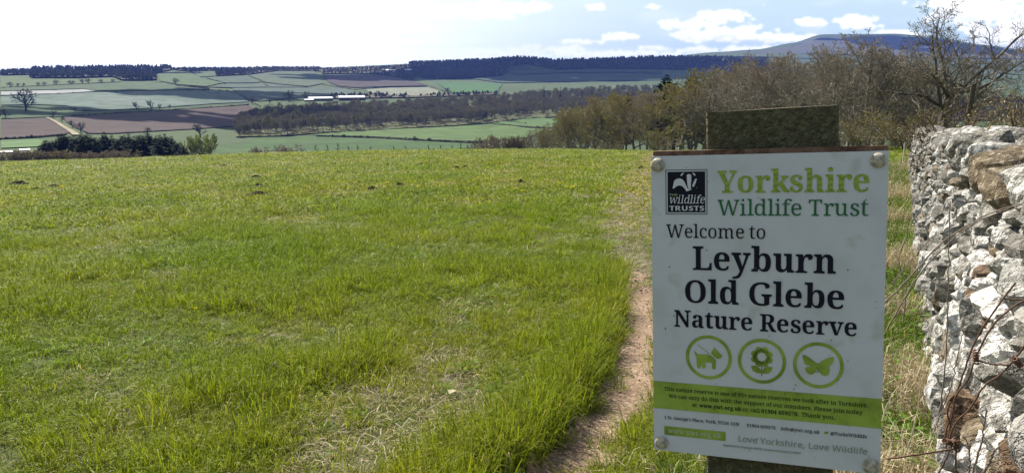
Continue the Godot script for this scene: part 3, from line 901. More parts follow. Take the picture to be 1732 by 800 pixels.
	for s in [[1125, 184, 18.2, 1.35], [1141, 188, 16.6, 1.2], [1168, 164, 16.4, 1.2], [1060, 240, 19.0, 1.0]]:
		var o := base("conifer", standing(s[0], s[1]), ["tall dark conifer standing out of the hillside wood, broadest of its group", "dark conifer close beside the broadest conifer of the hillside wood", "dark conifer top rising behind the olive budding trees", "slim lone dark conifer above the lower end of the hillside wood"][n], "tree", "conifers in the hillside wood")
		part(o, "trunk", fir[0], M.bark)
		part(o, "crown", fir[1], M.needle)
		o.scale = Vector3(s[3], s[2] / 18.0, s[3])
		o.rotation.y = n * 1.7
		n += 1
	# shrubs
	for s in [[1530, 50, 2.75, 1.45, shrub, "yellowish leafing shrub beside the far end of the stone wall"], [1462, 56, 2.9, 1.2, shrub, "dull green shrub behind the wooden post, next to the yellowish one"], [1572, 58, 2.4, 1.2, thorn, "brown thorn bush by the foot of the big oak"],
		[1040, 160, 3.2, 1.4, shrub, "rounded green shrub at the edge of the hillside wood, lower of two"], [1120, 100, 3.4, 1.1, shrub, "rounded green shrub at the edge of the hillside wood just behind the sign's corner"],
		[1692, 15, 2.35, 0.8, thorn, "pale buff leafed bush beyond the large capstones of the wall"], [1745, 17, 2.3, 0.9, thorn, "brown leafless bush beyond the wall next to the buff leafed bush"],
		[980, 205, 3.0, 1.6, thorn, "low brown thicket under the budding trees"], [900, 225, 3.4, 1.4, thorn, "brown thicket at the lower end of the hillside wood"]]:
		var o := base("shrub", standing(s[0], s[1]), s[5], "shrub", "shrubs round the near field")
		part(o, "stems", s[4][0], M.bark)
		part(o, "twigs", s[4][1], M.twig)
		part(o, "leaves", s[4][2], M.bud)
		var q: float = s[2] / 3.0
		o.scale = Vector3(q * s[3], q, q * s[3])
		o.rotation.y = s[0] * 0.37
		if s[1] == 15:
			var l := Builder.new()
			var r := RandomNumberGenerator.new()
			r.seed = 5
			for k in 1500:
				var d := Vector3(r.randfn(), absf(r.randfn()) + 0.3, r.randfn()).normalized() * Vector3(1.3, 2.6, 1.3) * r.randf_range(0.6, 1.05)
				var x := Vector3(r.randfn(), r.randfn(), r.randfn()).normalized() * r.randf_range(0.02, 0.055)
				var y := x.cross(Vector3(r.randfn(), r.randfn(), r.randfn()).normalized())
				l.quad(d - x, d - y * 0.5, d + x, d + y * 0.5, Color(0.32, 0.25, 0.13).lerp(Color(0.45, 0.37, 0.23), r.randf()))
			part(o, "leaves", l.made(), M.bud)

# ---------------------------------------------------------------- trees of the valley
func make_valley() -> void:
	# small versions for trees a dozen pixels high
	var far_a := grow({"seed": 61, "height": 20.0, "trunk": 0.58, "girth": 0.34, "n": [14, 7, 6], "len": [0.7, 0.55, 0.5], "out": [58, 46, 44], "up": 0.07, "tip": 0.06, "bare": 0.3, "bark": Color(0.16, 0.14, 0.115), "bark2": Color(0.25, 0.215, 0.17), "leaf_n": 2, "leaf_size": 0.36, "leaf": Color(0.15, 0.14, 0.09), "leaf2": Color(0.205, 0.19, 0.12)})
	var far_b := grow({"seed": 62, "height": 20.0, "trunk": 0.58, "girth": 0.3, "n": [14, 7, 6], "len": [0.6, 0.55, 0.5], "out": [58, 46, 44], "up": 0.07, "tip": 0.06, "bare": 0.3, "bark": Color(0.16, 0.14, 0.115), "bark2": Color(0.25, 0.215, 0.17), "leaf_n": 2, "leaf_size": 0.36, "leaf": Color(0.16, 0.145, 0.09), "leaf2": Color(0.22, 0.195, 0.12)})
	var far_c := grow({"seed": 63, "height": 20.0, "trunk": 0.58, "girth": 0.3, "n": [14, 7, 6], "len": [0.7, 0.55, 0.5], "out": [58, 46, 44], "up": 0.07, "tip": 0.05, "bare": 0.3, "bark": Color(0.16, 0.14, 0.115), "bark2": Color(0.25, 0.215, 0.17), "leaf_n": 2, "leaf_size": 0.42, "leaf": Color(0.17, 0.16, 0.06), "leaf2": Color(0.24, 0.23, 0.09)})
	var field_tree := grow({"seed": 64, "height": 12.0, "trunk": 0.45, "girth": 0.34, "n": [10, 7, 5], "len": [0.8, 0.55, 0.5], "out": [60, 46, 42], "up": 0.05, "tip": 0.06, "bare": 0.28, "bark": Color(0.06, 0.055, 0.05), "bark2": Color(0.09, 0.08, 0.07), "leaf_n": 1, "leaf_size": 0.2, "leaf": Color(0.06, 0.055, 0.04), "leaf2": Color(0.085, 0.075, 0.05)})
	var sapling := grow({"seed": 65, "height": 5.0, "trunk": 0.85, "girth": 0.16, "n": [9, 5], "len": [0.3, 0.5], "out": [40, 40], "up": 0.12, "tip": 0.05, "bare": 0.35, "bark": Color(0.14, 0.13, 0.1), "bark2": Color(0.19, 0.17, 0.13), "leaf_n": 1, "leaf_size": 0.16, "leaf": Color(0.14, 0.15, 0.05), "leaf2": Color(0.18, 0.19, 0.07)})
	var willow := grow({"seed": 66, "height": 8.0, "trunk": 0.7, "girth": 0.2, "stems": 7, "lean": 0.75, "n": [9, 6, 4], "len": [0.45, 0.5, 0.5], "out": [32, 32, 35], "up": 0.12, "tip": 0.03, "bare": 0.1, "bark": Color(0.26, 0.26, 0.13), "bark2": Color(0.33, 0.32, 0.18), "leaf_n": 5, "leaf_size": 0.17, "leaf": Color(0.36, 0.40, 0.16), "leaf2": Color(0.46, 0.50, 0.22)})
	var bush := grow({"seed": 67, "height": 5.0, "trunk": 0.7, "girth": 0.09, "stems": 9, "lean": 0.95, "n": [8, 6, 5], "len": [0.5, 0.5, 0.5], "out": [40, 40, 40], "up": 0.05, "tip": 0.025, "bare": 0.08, "bark": Color(0.19, 0.16, 0.135), "bark2": Color(0.27, 0.235, 0.195), "leaf_n": 1, "leaf_size": 0.1, "leaf": Color(0.19, 0.155, 0.11), "leaf2": Color(0.26, 0.21, 0.15)})
	rng.seed = 404
	# the long valley wood: single trees, the nearest edge showing its trunks
	var edge := [[395, 233], [480, 230], [560, 224], [640, 220], [760, 213], [830, 208], [890, 201], [1010, 193], [1130, 190]]
	var kept := [null, null, null]
	var meshes := [far_a, far_b, far_c]
	var label := ["bare brown tree of the long valley wood", "bare brown tree of the long valley wood", "tree just coming into leaf in the long valley wood"]
	for i in 290:
		var px := rng.randf_range(398, 1095)
		var e := 0.0
		for k in edge.size() - 1:
			if px >= edge[k][0]: e = lerpf(edge[k][1], edge[k + 1][1], (px - edge[k][0]) / (edge[k + 1][0] - edge[k][0]))
		var u := pow(rng.randf(), 1.25)
		var rise := 37.0 if px > 470 else lerpf(24.0, 37.0, (px - 398) / 72.0)
		var at := far_hit(px, e - u * rise, 500.0)
		var k: int = 2 if rng.randf() < 0.13 else rng.randi() % 2
		var o: Node3D
		if kept[k] == null:
			o = base("valley_tree", at, label[k], "tree", "leafing trees of the long valley wood" if k == 2 else "bare trees of the long valley wood")
			part(o, "trunk", meshes[k][0], M.twig)
			part(o, "crown", meshes[k][1], M.twig)
			part(o, "leaves", meshes[k][2], M.bud)
			kept[k] = o
		else:
			o = copy_of(kept[k], Transform3D(Basis.IDENTITY, at))
		var s := rng.randf_range(1.0, 1.4) * (1.0 if u < 0.8 else 0.92)
		o.scale = Vector3(s * rng.randf_range(0.85, 1.1), s * 1.05, s)
		o.rotation.y = rng.randf() * TAU
	var rest := []
	for i in 1500:
		var px := rng.randf_range(405, 1120)
		var e := 0.0
		for k in edge.size() - 1:
			if px >= edge[k][0]: e = lerpf(edge[k][1], edge[k + 1][1], (px - edge[k][0]) / (edge[k + 1][0] - edge[k][0]))
		var rise := 37.0 if px > 470 else lerpf(24.0, 37.0, (px - 398) / 72.0)
		var at := far_hit(px, e - rng.randf_range(0.12, 1.0) * rise, 500.0)
		var s := rng.randf_range(0.8, 1.2)
		rest.append([Transform3D(Basis(Vector3.UP, rng.randf() * TAU) * Basis.from_scale(Vector3(s, s, s)), at), Color.WHITE])
	for k in 2:
		var part_of := rest.slice(0, 750) if k == 0 else rest.slice(750)
		scatter("valley_wood", "bare brown treetops massed behind the edge of the long valley wood", meshes[k][1], M.twig, part_of, "wood")
		scatter("valley_wood", "brown haze of buds in the mass of the long valley wood", meshes[k][2], M.bud, part_of, "wood")
	var under := []
	for i in 520:
		var px := rng.randf_range(400, 1000)
		var e := 0.0
		for k in edge.size() - 1:
			if px >= edge[k][0]: e = lerpf(edge[k][1], edge[k + 1][1], (px - edge[k][0]) / (edge[k + 1][0] - edge[k][0]))
		var at := far_hit(px, e - pow(rng.randf(), 1.6) * 14.0 + 0.6, 500.0)
		var q := rng.randf_range(0.5, 1.1)
		under.append([Transform3D(Basis(Vector3.UP, rng.randf() * TAU) * Basis.from_scale(Vector3(q * 1.4, q, q * 1.4)), at), Color(0.62, 0.85, 0.45).lerp(Color(0.95, 0.9, 0.7), rng.randf())])
	scatter("undergrowth", "low green and brown undergrowth along the foot of the valley wood", bush[2], M.bud, under, "undergrowth")
	# a few dark conifers over the wood's far end, a mossy floor under it
	var fir := conifer(52, 20.0, 3.6, 16, Color(0.02, 0.032, 0.016), Color(0.035, 0.05, 0.024), 0.12, 1.8)
	for s in [[920, 178, 143], [948, 176, 144], [984, 176, 147], [1001, 176, 148]]:
		var at := far_hit(s[0], s[1], 500.0)
		var o := base("conifer", at, "thin dark conifer rising above the far end of the valley wood", "tree", "conifers above the valley wood")
		part(o, "trunk", fir[0], M.twig)
		part(o, "crown", fir[1], M.needle)
		var q: float = (float(s[1]) - s[2]) / LENS * Vector2(at.x, at.z).length() / 20.0
		o.scale = Vector3(1.0, q, 1.0)
	# trees standing alone or in lines in the fields: column, foot row, top row, what sets it apart
	for s in [[42, 189, 151, "largest bare tree of the far fields, alone above the green paddock"], [8, 200, 184, "bare tree at the corner of the green paddock beside the smaller ploughed field"], [88, 200, 187, "small bare tree at the top of the sandy track"],
		[230, 186, 171, "bare tree on the lower edge of the blue green crop, narrowest of its group"], [255, 185, 168, "broad bare tree in the middle of the group below the blue green crop"], [268, 184.5, 175, "low round bush tree touching the broad tree below the crop"], [285, 184, 176, "small round tree, last of the group below the blue green crop"],
		[125, 189, 180, "little tree at the foot of the blue green crop field"], [142, 189, 184, "tiny bush at the foot of the blue green crop field"], [297, 144, 131, "lone round tree in the bright hillside pasture"], [338, 232, 206, "bare tree standing against the wide ploughed field near the pale willow"], [248, 230, 214, "dark tree at the foot of the wide ploughed field"], [121, 216, 203, "small tree beside the bend of the sandy track"], [135, 224, 206, "bushy tree at the low end of the sandy track"], [104, 207, 197, "bush beside the top of the sandy track"],
		[488, 172, 150, "tall bare tree beside the farm sheds, first of two"], [516, 170, 152, "tall bare tree beside the farm sheds, second of two"], [455, 176, 164, "small tree on the hedge below the long blue green field"], [425, 176, 163, "small tree at the corner of the bushy hedge"], [702, 240, 228, "lone young tree on the long hedge across the meadows"], [412, 228, 205, "bare tree at the very start of the valley wood"], [405, 231, 214, "bushy tree in front of the valley wood's corner"], [758, 160, 146, "dark tree at the corner of the vivid green field"], [640, 161, 152, "tree on the edge of the pale cream field"]]:
		place(field_tree, 12.0, "field_tree", s, "trees of the far fields", 1.1)
	for x in [16, 28, 38, 64, 74, 94, 117, 122, 139, 149, 169, 190]:
		var foot: float = 149.0 - x * 0.047
		place(field_tree, 12.0, "field_tree", [x, foot, foot - rng.randf_range(6.0, 10.0), "small tree in the row along the hedge of the pale green pasture"], "trees along the pasture hedge", 1.3)
	# young planted trees in a row beyond the crest
	for x in [532, 552, 570, 589, 605, 625, 666, 686, 725, 745, 763, 778, 790, 804]:
		var at := standing(x, 560.0)
		var row := 262.0
		place_at(sapling, 5.0, "sapling", at, (row - rng.randf_range(236.0, 242.0)) / LENS * 560.0, "thin young planted tree in the row beyond the field's brow", "row of saplings", 0.8, "tree")
	for s in [[436, 520, 18.0, 1.5, "low leafy bush beyond the brow near the pale willow"], [485, 520, 22.0, 2.0, "round brown bush alone beyond the brow of the field"], [632, 540, 14.0, 1.5, "small dark bush between two saplings"], [698, 540, 14.0, 1.2, "small bush under the row of saplings"],
		[826, 245, 36.0, 1.25, "widest dark bush of the group on the brow"], [848, 240, 31.0, 0.9, "dark bush in the middle of the group on the brow"], [868, 240, 34.0, 0.9, "bare bush next to the hillside wood's lower end"], [885, 238, 36.0, 0.8, "thin bare bush touching the hillside wood"], [810, 250, 22.0, 1.2, "low bush at the open end of the group on the brow"]]:
		place_at(bush, 5.0, "bush", standing(s[0], s[1]), s[2] / LENS * s[1], s[4], "bushes beyond the brow", s[3], "bush")
	# pale willows
	for s in [[322, 400, 38.0, 0.75, "pale green willow bush next to the dark conifer clump, narrower of two"], [344, 396, 40.0, 0.95, "pale green willow bush beyond the brow, broader of two"]]:
		place_at(willow, 8.0, "willow", standing(s[0], s[1]), s[2] / LENS * s[1], s[4], "pale willows", s[3], "tree")
	# the dark conifer clump beyond the brow
	var pines := [conifer(53, 12.0, 3.0, 26, Color(0.016, 0.028, 0.013), Color(0.034, 0.05, 0.022), 0.1), conifer(54, 12.0, 3.4, 24, Color(0.018, 0.03, 0.014), Color(0.04, 0.055, 0.025), 0.05)]
	for i in 76:
		var px := 62.0 + 246.0 * (i + rng.randf()) / 76.0
		var d := rng.randf_range(370.0, 430.0)
		var top := 225.0 + 6.0 * absf(sin(px * 0.09)) + rng.randf_range(-3.0, 6.0)
		if px < 95: top += (95.0 - px) * 0.55
		if px > 285: top += (px - 285.0) * 0.8
		var at := standing(px, d)
		var o := base("plantation_conifer", at, "dark conifer in the dense clump beyond the brow of the field", "tree", "conifers of the clump beyond the brow")
		var pn: Array = pines[i % 2]
		part(o, "trunk", pn[0], M.twig)
		part(o, "crown", pn[1], M.needle)
		var tall := EYE.y + ray(px, top).y * d - at.y
		o.scale = Vector3(1.75, tall / 12.0, 1.75)
		o.rotation.y = rng.randf() * TAU
	for i in 15:
		var px := [4, 12, 22, 33, 44, 55, 66, 78, 97, 118, 140, 165, 178, 195, 212][i] as float
		var yellow := i == 8
		place_at(bush, 5.0, "bush", standing(px, 340.0), (18.0 + 6.0 * rng.randf()) / LENS * 340.0, "yellow flowering bush at the foot of the dark conifer clump" if yellow else "brown leafless bush in the thicket before the conifer clump", "" if yellow else "brown bushes before the conifer clump", 1.3, "bush")

func place(m: Array, tall: float, called: String, s: Array, group: String, wide: float) -> void:
	var at := far_hit(s[0], s[1], 300.0)
	place_at(m, tall, called, at, (float(s[1]) - s[2]) * 0.88 / LENS * Vector2(at.x, at.z).length(), s[3], group, wide, "tree")

func place_at(m: Array, tall: float, called: String, at: Vector3, high: float, label: String, group: String, wide: float, category: String) -> void:
	var o := base(called, at, label, category, group)
	part(o, "trunk", m[0], M.twig)
	part(o, "branches", m[1], M.twig)
	if m[2]:
		var leaves: Material = M.bud
		if label.begins_with("yellow flowering"):
			leaves = M.gorse
		part(o, "leaves", m[2], leaves)
	var q: float = high / m[1].get_aabb().end.y
	o.scale = Vector3(q * wide, q, q * wide)
	o.rotation.y = rng.randf() * TAU

# woods on the skyline, far too many trees to count
const WOODS := [
	["dark mixed wood on the hilltop above the pale green pasture", 1500, [50, 116, 120, 114, 190, 112, 215, 110, 245, 109, 285, 111, 290, 118, 262, 125, 264, 136, 240, 137, 206, 137, 190, 131, 120, 133, 52, 133], 13.0],
	["thin dark strip of trees trailing off from the hilltop wood", 300, [0, 121, 50, 119, 50, 127, 0, 128], 9.0],
	["dark copse on the skyline between hilltop wood and ridge", 800, [290, 118, 330, 117, 400, 117, 418, 120, 414, 127, 366, 129, 362, 121, 320, 122], 10.0],
	["dark copses along the skyline above the pale slope", 800, [400, 116, 470, 114, 540, 115, 545, 121, 470, 120, 418, 127], 9.0],
	["belt of dark trees along the top of the purplish slope", 1300, [540, 117, 640, 114, 700, 110, 700, 136, 650, 127, 600, 125, 545, 126], 9.0],
	["dense dark blue wood covering the long ridge", 5200, [690, 107, 760, 104, 820, 102, 870, 98, 900, 99, 930, 103, 1000, 102, 1100, 98, 1200, 98, 1300, 100, 1300, 122, 1200, 119, 1100, 117, 1000, 116, 940, 118, 890, 108, 860, 112, 850, 128, 800, 132, 740, 135, 700, 130], 14.0],
	["scrubby trees along the hedge above the valley wood", 130, [560, 163, 620, 161, 700, 163, 760, 160, 840, 158, 840, 161, 700, 166, 560, 168], 8.0],
	["wooded foot of the hazy slope behind the big oak", 420, [1540, 172, 1640, 172, 1800, 168, 1800, 205, 1640, 205, 1540, 205], 12.0],
]

func make_woods() -> void:
	rng.seed = 909
	var b := Builder.new()
	for t in 34:                       # one ragged crown of leaf clumps
		var u := rng.randf()
		var a := rng.randf() * TAU
		var at := Vector3(cos(a) * 0.30 * (1.1 - u), 0.15 + u * 0.8, sin(a) * 0.30 * (1.1 - u))
		var x := Vector3(rng.randfn(), rng.randfn(), rng.randfn()).normalized() * 0.20
		var y := x.cross(Vector3(rng.randfn(), rng.randfn(), rng.randfn())).normalized() * 0.15
		b.quad(at - x, at - y, at + x, at + y, Color.WHITE)
	b.spike(Vector3(0, -0.1, 0), Vector3(0, 0.9, 0), 0.03, Color(0.7, 0.6, 0.5))
	var crown := b.made()
	for w in WOODS:
		var poly := PackedVector2Array()
		for i in range(0, w[2].size(), 2):
			poly.append(Vector2(w[2][i], w[2][i + 1]))
		var box := Rect2(poly[0], Vector2.ZERO)
		for q in poly:
			box = box.expand(q)
		var mm := MultiMesh.new()
		mm.transform_format = MultiMesh.TRANSFORM_3D
		mm.use_colors = true
		mm.mesh = crown
		mm.instance_count = w[1]
		var n := 0
		var tries := 0
		while n < w[1] and tries < 40000:
			tries += 1
			var q := box.position + Vector2(rng.randf(), rng.randf()) * box.size
			if not Geometry2D.is_point_in_polygon(q, poly):
				continue
			var at := far_hit(q.x, q.y, 600.0)
			var s: float = w[3] * rng.randf_range(0.7, 1.25)
			mm.set_instance_transform(n, Transform3D(Basis(Vector3.UP, rng.randf() * TAU).scaled(Vector3(s * rng.randf_range(0.8, 1.2), s, s)), at))
			mm.set_instance_color(n, Color(0.085, 0.092, 0.07).lerp(Color(0.15, 0.14, 0.115), rng.randf()))
			n += 1
		mm.visible_instance_count = n
		var o := MultiMeshInstance3D.new()
		o.name = numbered("distant_wood")
		o.multimesh = mm
		o.material_override = M.needle
		add_child(o)
		tag(o, w[0], "wood", "", "stuff")

func make_farm() -> void:
	# two long sheds with bright roofs, and small ones far off
	for s in [[541, 170.0, 38.0, 6.0, "lower farm shed with a wide bright roof above the valley wood"], [594, 169.0, 42.0, 7.0, "longer farm shed with a white roof and dark open front"], [522, 171.5, 14.0, 4.0, "small bright roofed lean-to at the end of the farm sheds"], [660, 121.5, 18.0, 4.0, "far white roofed barn high on the slope, longer of two"], [690, 121.0, 11.0, 4.0, "far white roofed barn high on the slope, shorter of two"], [40, 255.5, 11.0, 3.0, "low white roofed shed beside the dark conifer clump"], [8, 259.0, 16.0, 3.0, "long low white roofed shed beyond the brow of the field"]]:
		var at := far_hit(s[0], s[1], 300.0)
		var d := Vector2(at.x, at.z).length()
		var wide: float = s[2] / LENS * d
		var high: float = s[3] / LENS * d
		var deep := wide * 0.45
		var o := base("farm_shed", at, s[4], "shed", "farm sheds")
		o.rotation.y = -atan2(at.x, -at.z) + 0.12
		var b := Builder.new()
		var e := high * 0.62
		b.box(Vector3(-wide / 2, -3, -deep / 2), Vector3(wide, 0, 0), Vector3(0, e + 3, 0), Vector3(0, 0, deep))
		for x in [-1.0, 1.0]:
			b.tri(Vector3(x * wide / 2, e, -deep / 2), Vector3(x * wide / 2, e, deep / 2), Vector3(x * wide / 2, high, 0), Color.WHITE)
		part(o, "wall", b.made(), M.shed)
		var r := Builder.new()
		for z in [-1.0, 1.0]:
			r.box(Vector3(-wide / 2 - 0.4, e - 0.15, z * (deep / 2 + 0.4)), Vector3(wide + 0.8, 0, 0), Vector3(0, 0.25, 0), Vector3(0, high - e, -z * (deep / 2 + 0.4)))
		part(o, "roof", r.made(), M.roof)
		if wide > 25.0:
			for k in 5:
				var g := Builder.new()
				g.box(Vector3(-wide * 0.42 + k * wide * 0.17, 0.05, deep / 2 + 0.05), Vector3(wide * 0.12, 0, 0), Vector3(0, e * 0.75, 0), Vector3(0, 0, 0.1))
				part(o, "door", g.made(), M.core)

# ---------------------------------------------------------------- the clouds whose shade lies on the far side of the dale
func make_clouds() -> void:
	rng.seed = 2024
	# the shaded place (pixel column, distance), how high the cloud floats, its length and breadth, its heading
	for k in [[1010, 3350, 1350, 1700, 1150, 0.25], [620, 2900, 1300, 620, 420, 0.2], [390, 1750, 1200, 470, 260, 0.15], [200, 3000, 1300, 600, 240, 0.1], [1560, 6300, 1500, 1300, 800, 0.3], [250, 1230, 1150, 560, 190, 0.0]]:
		var d := sun_dir()
		var r := ray(k[0], 200)
		var at: Vector3 = Vector3(r.x, 0, r.z) * float(k[1])
		at.y = height(at.x, at.z)
		at += d / d.y * float(k[2])
		var b := Builder.new()
		var turn := Basis(Vector3.UP, -atan2(r.x, -r.z) + float(k[5]))
		for i in 70:
			var a := rng.randf() * TAU
			var q := sqrt(rng.randf())
			var c := Vector3(cos(a) * q * float(k[3]) * 0.5, 0, sin(a) * q * float(k[4]) * 0.5)
			var size: float = float(k[4]) * rng.randf_range(0.10, 0.22) * (1.25 - 0.6 * q)
			var first := b.v.size()
			for y in 7:
				for x in 10:
					var e := PI * (y / 6.0 - 0.5)
					var f := TAU * x / 10.0
					var n := Vector3(cos(f) * cos(e), sin(e), sin(f) * cos(e))
					n *= 1.0 + 0.5 * noise_b.get_noise_3d(n.x * 2.0 + i, n.y * 2.0, n.z * 2.0)
					b.v.append(turn * (c + n * size * Vector3(1.0, 0.45 if n.y > 0 else 0.12, 1.0)))
					b.c.append(Color.WHITE)
			for y in 6:
				for x in 10:
					var p := first + y * 10 + x
					var o := first + y * 10 + (x + 1) % 10
					b.ix.append_array([p, p + 10, o, o, p + 10, o + 10])
		var cl := part(self, "cloud", b.made(true), M.cloud, Transform3D(Basis.IDENTITY, at))
		tag(cl, "flat based white cumulus drifting over the dale", "", "", "structure")

# ---------------------------------------------------------------- grass
func blade(b: Builder, at: Vector3, lean: Vector3, tall: float, wide: float, col: Color, droop: float) -> void:
	var side := lean.cross(Vector3.UP).normalized()
	if side.length() < 0.5: side = Vector3.RIGHT
	side = side.rotated(Vector3.UP, 0.6 * sin(at.x * 911.0))
	var p0 := at
	var p1 := at + Vector3.UP * tall * 0.45 + lean * tall * 0.18
	var p2 := at + Vector3.UP * tall * (0.86 - droop * 0.25) + lean * tall * 0.55
	var p3 := at + Vector3.UP * tall * (1.0 - droop) + lean * tall
	b.quad(p0 - side * wide * 0.5, p1 - side * wide * 0.5, p1 + side * wide * 0.5, p0 + side * wide * 0.5, col)
	b.quad(p1 - side * wide * 0.5, p2 - side * wide * 0.38, p2 + side * wide * 0.38, p1 + side * wide * 0.5, col)
	b.tri(p2 - side * wide * 0.38, p3, p2 + side * wide * 0.38, col)

func tuft(seed_: int, count: int, radius: float, tall: float, wide: float, spread: float, droop: float, c0: Color, c1: Color, dead := 0.0) -> ArrayMesh:
	var r := RandomNumberGenerator.new()
	r.seed = seed_
	var b := Builder.new()
	for i in count:
		var a := r.randf() * TAU
		var q := sqrt(r.randf()) * radius
		var at := Vector3(cos(a) * q, -0.01, sin(a) * q)
		var l := Vector3(cos(a) + r.randfn() * 0.7, 0, sin(a) + r.randfn() * 0.7).normalized() * spread * r.randf_range(0.3, 1.3)
		var c := c0.lerp(c1, r.randf())
		if r.randf() < dead: c = Color(0.40, 0.33, 0.20).lerp(Color(0.55, 0.48, 0.33), r.randf())
		blade(b, at, l, tall * r.randf_range(0.5, 1.15), wide * r.randf_range(0.7, 1.3), c, droop * r.randf_range(0.3, 1.4))
	return b.made()

func scatter(called: String, label: String, mesh: Mesh, mat: Material, list: Array, category := "grass") -> void:      # list of [Transform3D, Color]
	if list.is_empty():
		return
	var mm := MultiMesh.new()
	mm.transform_format = MultiMesh.TRANSFORM_3D
	mm.use_colors = true
	mm.mesh = mesh
	mm.instance_count = list.size()
	for i in list.size():
		mm.set_instance_transform(i, list[i][0])
		mm.set_instance_color(i, list[i][1])
	var o := MultiMeshInstance3D.new()
	o.name = numbered(called)
	o.multimesh = mm
	o.material_override = mat
	add_child(o)
	tag(o, label, category, "", "stuff")

func make_grass() -> void:
	var g0 := Color(0.128, 0.185, 0.020)
	var g1 := Color(0.235, 0.290, 0.038)
	var long_a := tuft(1, 34, 0.05, 0.185, 0.0036, 0.6, 0.32, g0, g1, 0.015)
	var long_b := tuft(2, 34, 0.06, 0.165, 0.0036, 0.85, 0.48, g0, g1, 0.02)
	var mid_a := tuft(3, 34, 0.06, 0.10, 0.0034, 0.75, 0.28, g0, g1, 0.03)
	var mid_b := tuft(4, 34, 0.065, 0.085, 0.0034, 1.0, 0.35, g0, g1, 0.06)
	var short_a := tuft(5, 30, 0.065, 0.046, 0.0036, 1.1, 0.3, Color(0.12, 0.18, 0.025), Color(0.20, 0.25, 0.045), 0.16)
	var dry := tuft(6, 14, 0.07, 0.06, 0.0032, 1.7, 0.75, Color(0.36, 0.30, 0.19), Color(0.58, 0.51, 0.37))
	var far_mid := tuft(7, 22, 0.06, 0.09, 0.006, 0.8, 0.25, g0, g1, 0.07)
	var far_low := tuft(8, 22, 0.06, 0.055, 0.006, 0.9, 0.25, g0, g1, 0.11)
	var lists := {"long_a": [], "long_b": [], "mid_a": [], "mid_b": [], "short_a": [], "dry": [], "far_mid": [], "far_low": []}
	rng.seed = 1234
	for band in [[1.1, 3.0, 330.0, 1.0], [3.0, 5.5, 330.0, 1.05], [5.5, 9.0, 210.0, 1.25], [9.0, 15.0, 115.0, 1.6], [15.0, 26.0, 52.0, 2.1], [26.0, 44.0, 24.0, 2.8], [44.0, 74.0, 10.0, 3.6]]:
		var half := 0.80
		var area: float = half * (band[1] * band[1] - band[0] * band[0])
		var count := int(area * band[2])
		for i in count:
			var az := rng.randf_range(-half, half)
			var d := sqrt(lerpf(band[0] * band[0], band[1] * band[1], rng.randf()))
			var x := sin(az) * d
			var z := -cos(az) * d
			var o := off_path(x, z)
			var bare := -z < 8.2 + 2.0 * noise_a.get_noise_2d(x * 3, z * 3) and absf(o) < path_half(z) * (1.0 + 0.35 * noise_a.get_noise_2d(x * 6.0, z * 6.0))
			if bare and rng.randf() > 0.03:
				continue
			if wall_off(x, z) > 0.05 or on_molehill(x, z, d):
				continue
			var k := worn(x, z)
			if rng.randf() < k * (0.42 if d < 12.0 else 0.25):
				continue
			if d < 22.0 and noise_b.get_noise_2d(x * 2.1 + 13.0, z * 2.1) > 0.36 and rng.randf() < 0.75:
				continue                                    # small bare scrapes
			var l := lush(x, z)
			var s: float = band[3] * rng.randf_range(0.8, 1.25)
			var n := noise_a.get_noise_2d(x * 0.35, z * 0.35)
			var fresh := Color(0.96, 1.02, 0.85).lerp(Color(1.30, 1.12, 1.35), clampf(0.5 + n * 0.7 + 0.5 * noise_b.get_noise_2d(x * 0.9, z * 0.9) + rng.randf_range(-0.3, 0.3), 0.0, 1.0))
			fresh = fresh.lerp(Color(1.45, 1.08, 1.5), k * 0.55)
			fresh = fresh * rng.randf_range(0.82, 1.14)
			var which := "short_a"
			var up := rng.randf_range(0.75, 1.2)
			var close := d < 11.0 + 9.0 * rng.randf()
			if close:
				if rng.randf() < 0.05 + 0.34 * k * k:
					which = "dry"
					fresh = Color.WHITE * rng.randf_range(0.7, 1.1)
				elif l + rng.randf_range(-0.25, 0.25) > 0.70:
					which = "long_a" if rng.randf() < 0.5 else "long_b"
					up *= 0.75 + 0.5 * l
					if o < 0.0 and o > -0.42 and -z < 8.5: up *= 1.05
				elif l + rng.randf_range(-0.25, 0.25) > 0.24:
					which = "mid_a" if rng.randf() < 0.5 else "mid_b"
				elif k > 0.6:
					up *= 0.8
			else:
				which = "far_mid" if l > 0.3 else "far_low"
				if rng.randf() < 0.06 + 0.2 * k:
					which = "dry"
					s *= 0.8
			var basis := Basis(Vector3.UP, rng.randf() * TAU)
			var lie := Vector3(rng.randfn() * 0.12, 1.0, rng.randfn() * 0.12).normalized()
			if o < 0.0 and o > -0.35 and -z < 8.5 and which.begins_with("long"):
				lie = Vector3(rng.randf_range(-0.05, 0.25), 1.0, rng.randfn() * 0.15).normalized()     # the bank hangs over the path
			basis = Basis(Quaternion(Vector3.UP, lie)) * basis
			var sy := up * (1.0 if close else minf(s * 0.62, 1.5))
			lists[which].append([Transform3D(basis * Basis.from_scale(Vector3(s, sy, s)), Vector3(x, height(x, z), z)), fresh])
	scatter("grass", "long lush green grass in tussocks and along the path's edge", long_a, M.grass, lists.long_a)
	scatter("grass", "long drooping green grass among the tussocks", long_b, M.grass, lists.long_b)
	scatter("grass", "mid length green grass between the tussocks", mid_a, M.grass, lists.mid_a)
	scatter("grass", "mid length leaning grass between the tussocks", mid_b, M.grass, lists.mid_b)
	scatter("grass", "short trodden turf on the worn strip", short_a, M.grass, lists.short_a)
	scatter("grass", "dead straw lying in the worn turf", dry, M.straw, lists.dry)
	scatter("grass", "grass of the field towards its brow", far_mid, M.grass, lists.far_mid)
	scatter("grass", "short grass of the field towards its brow", far_low, M.grass, lists.far_low)

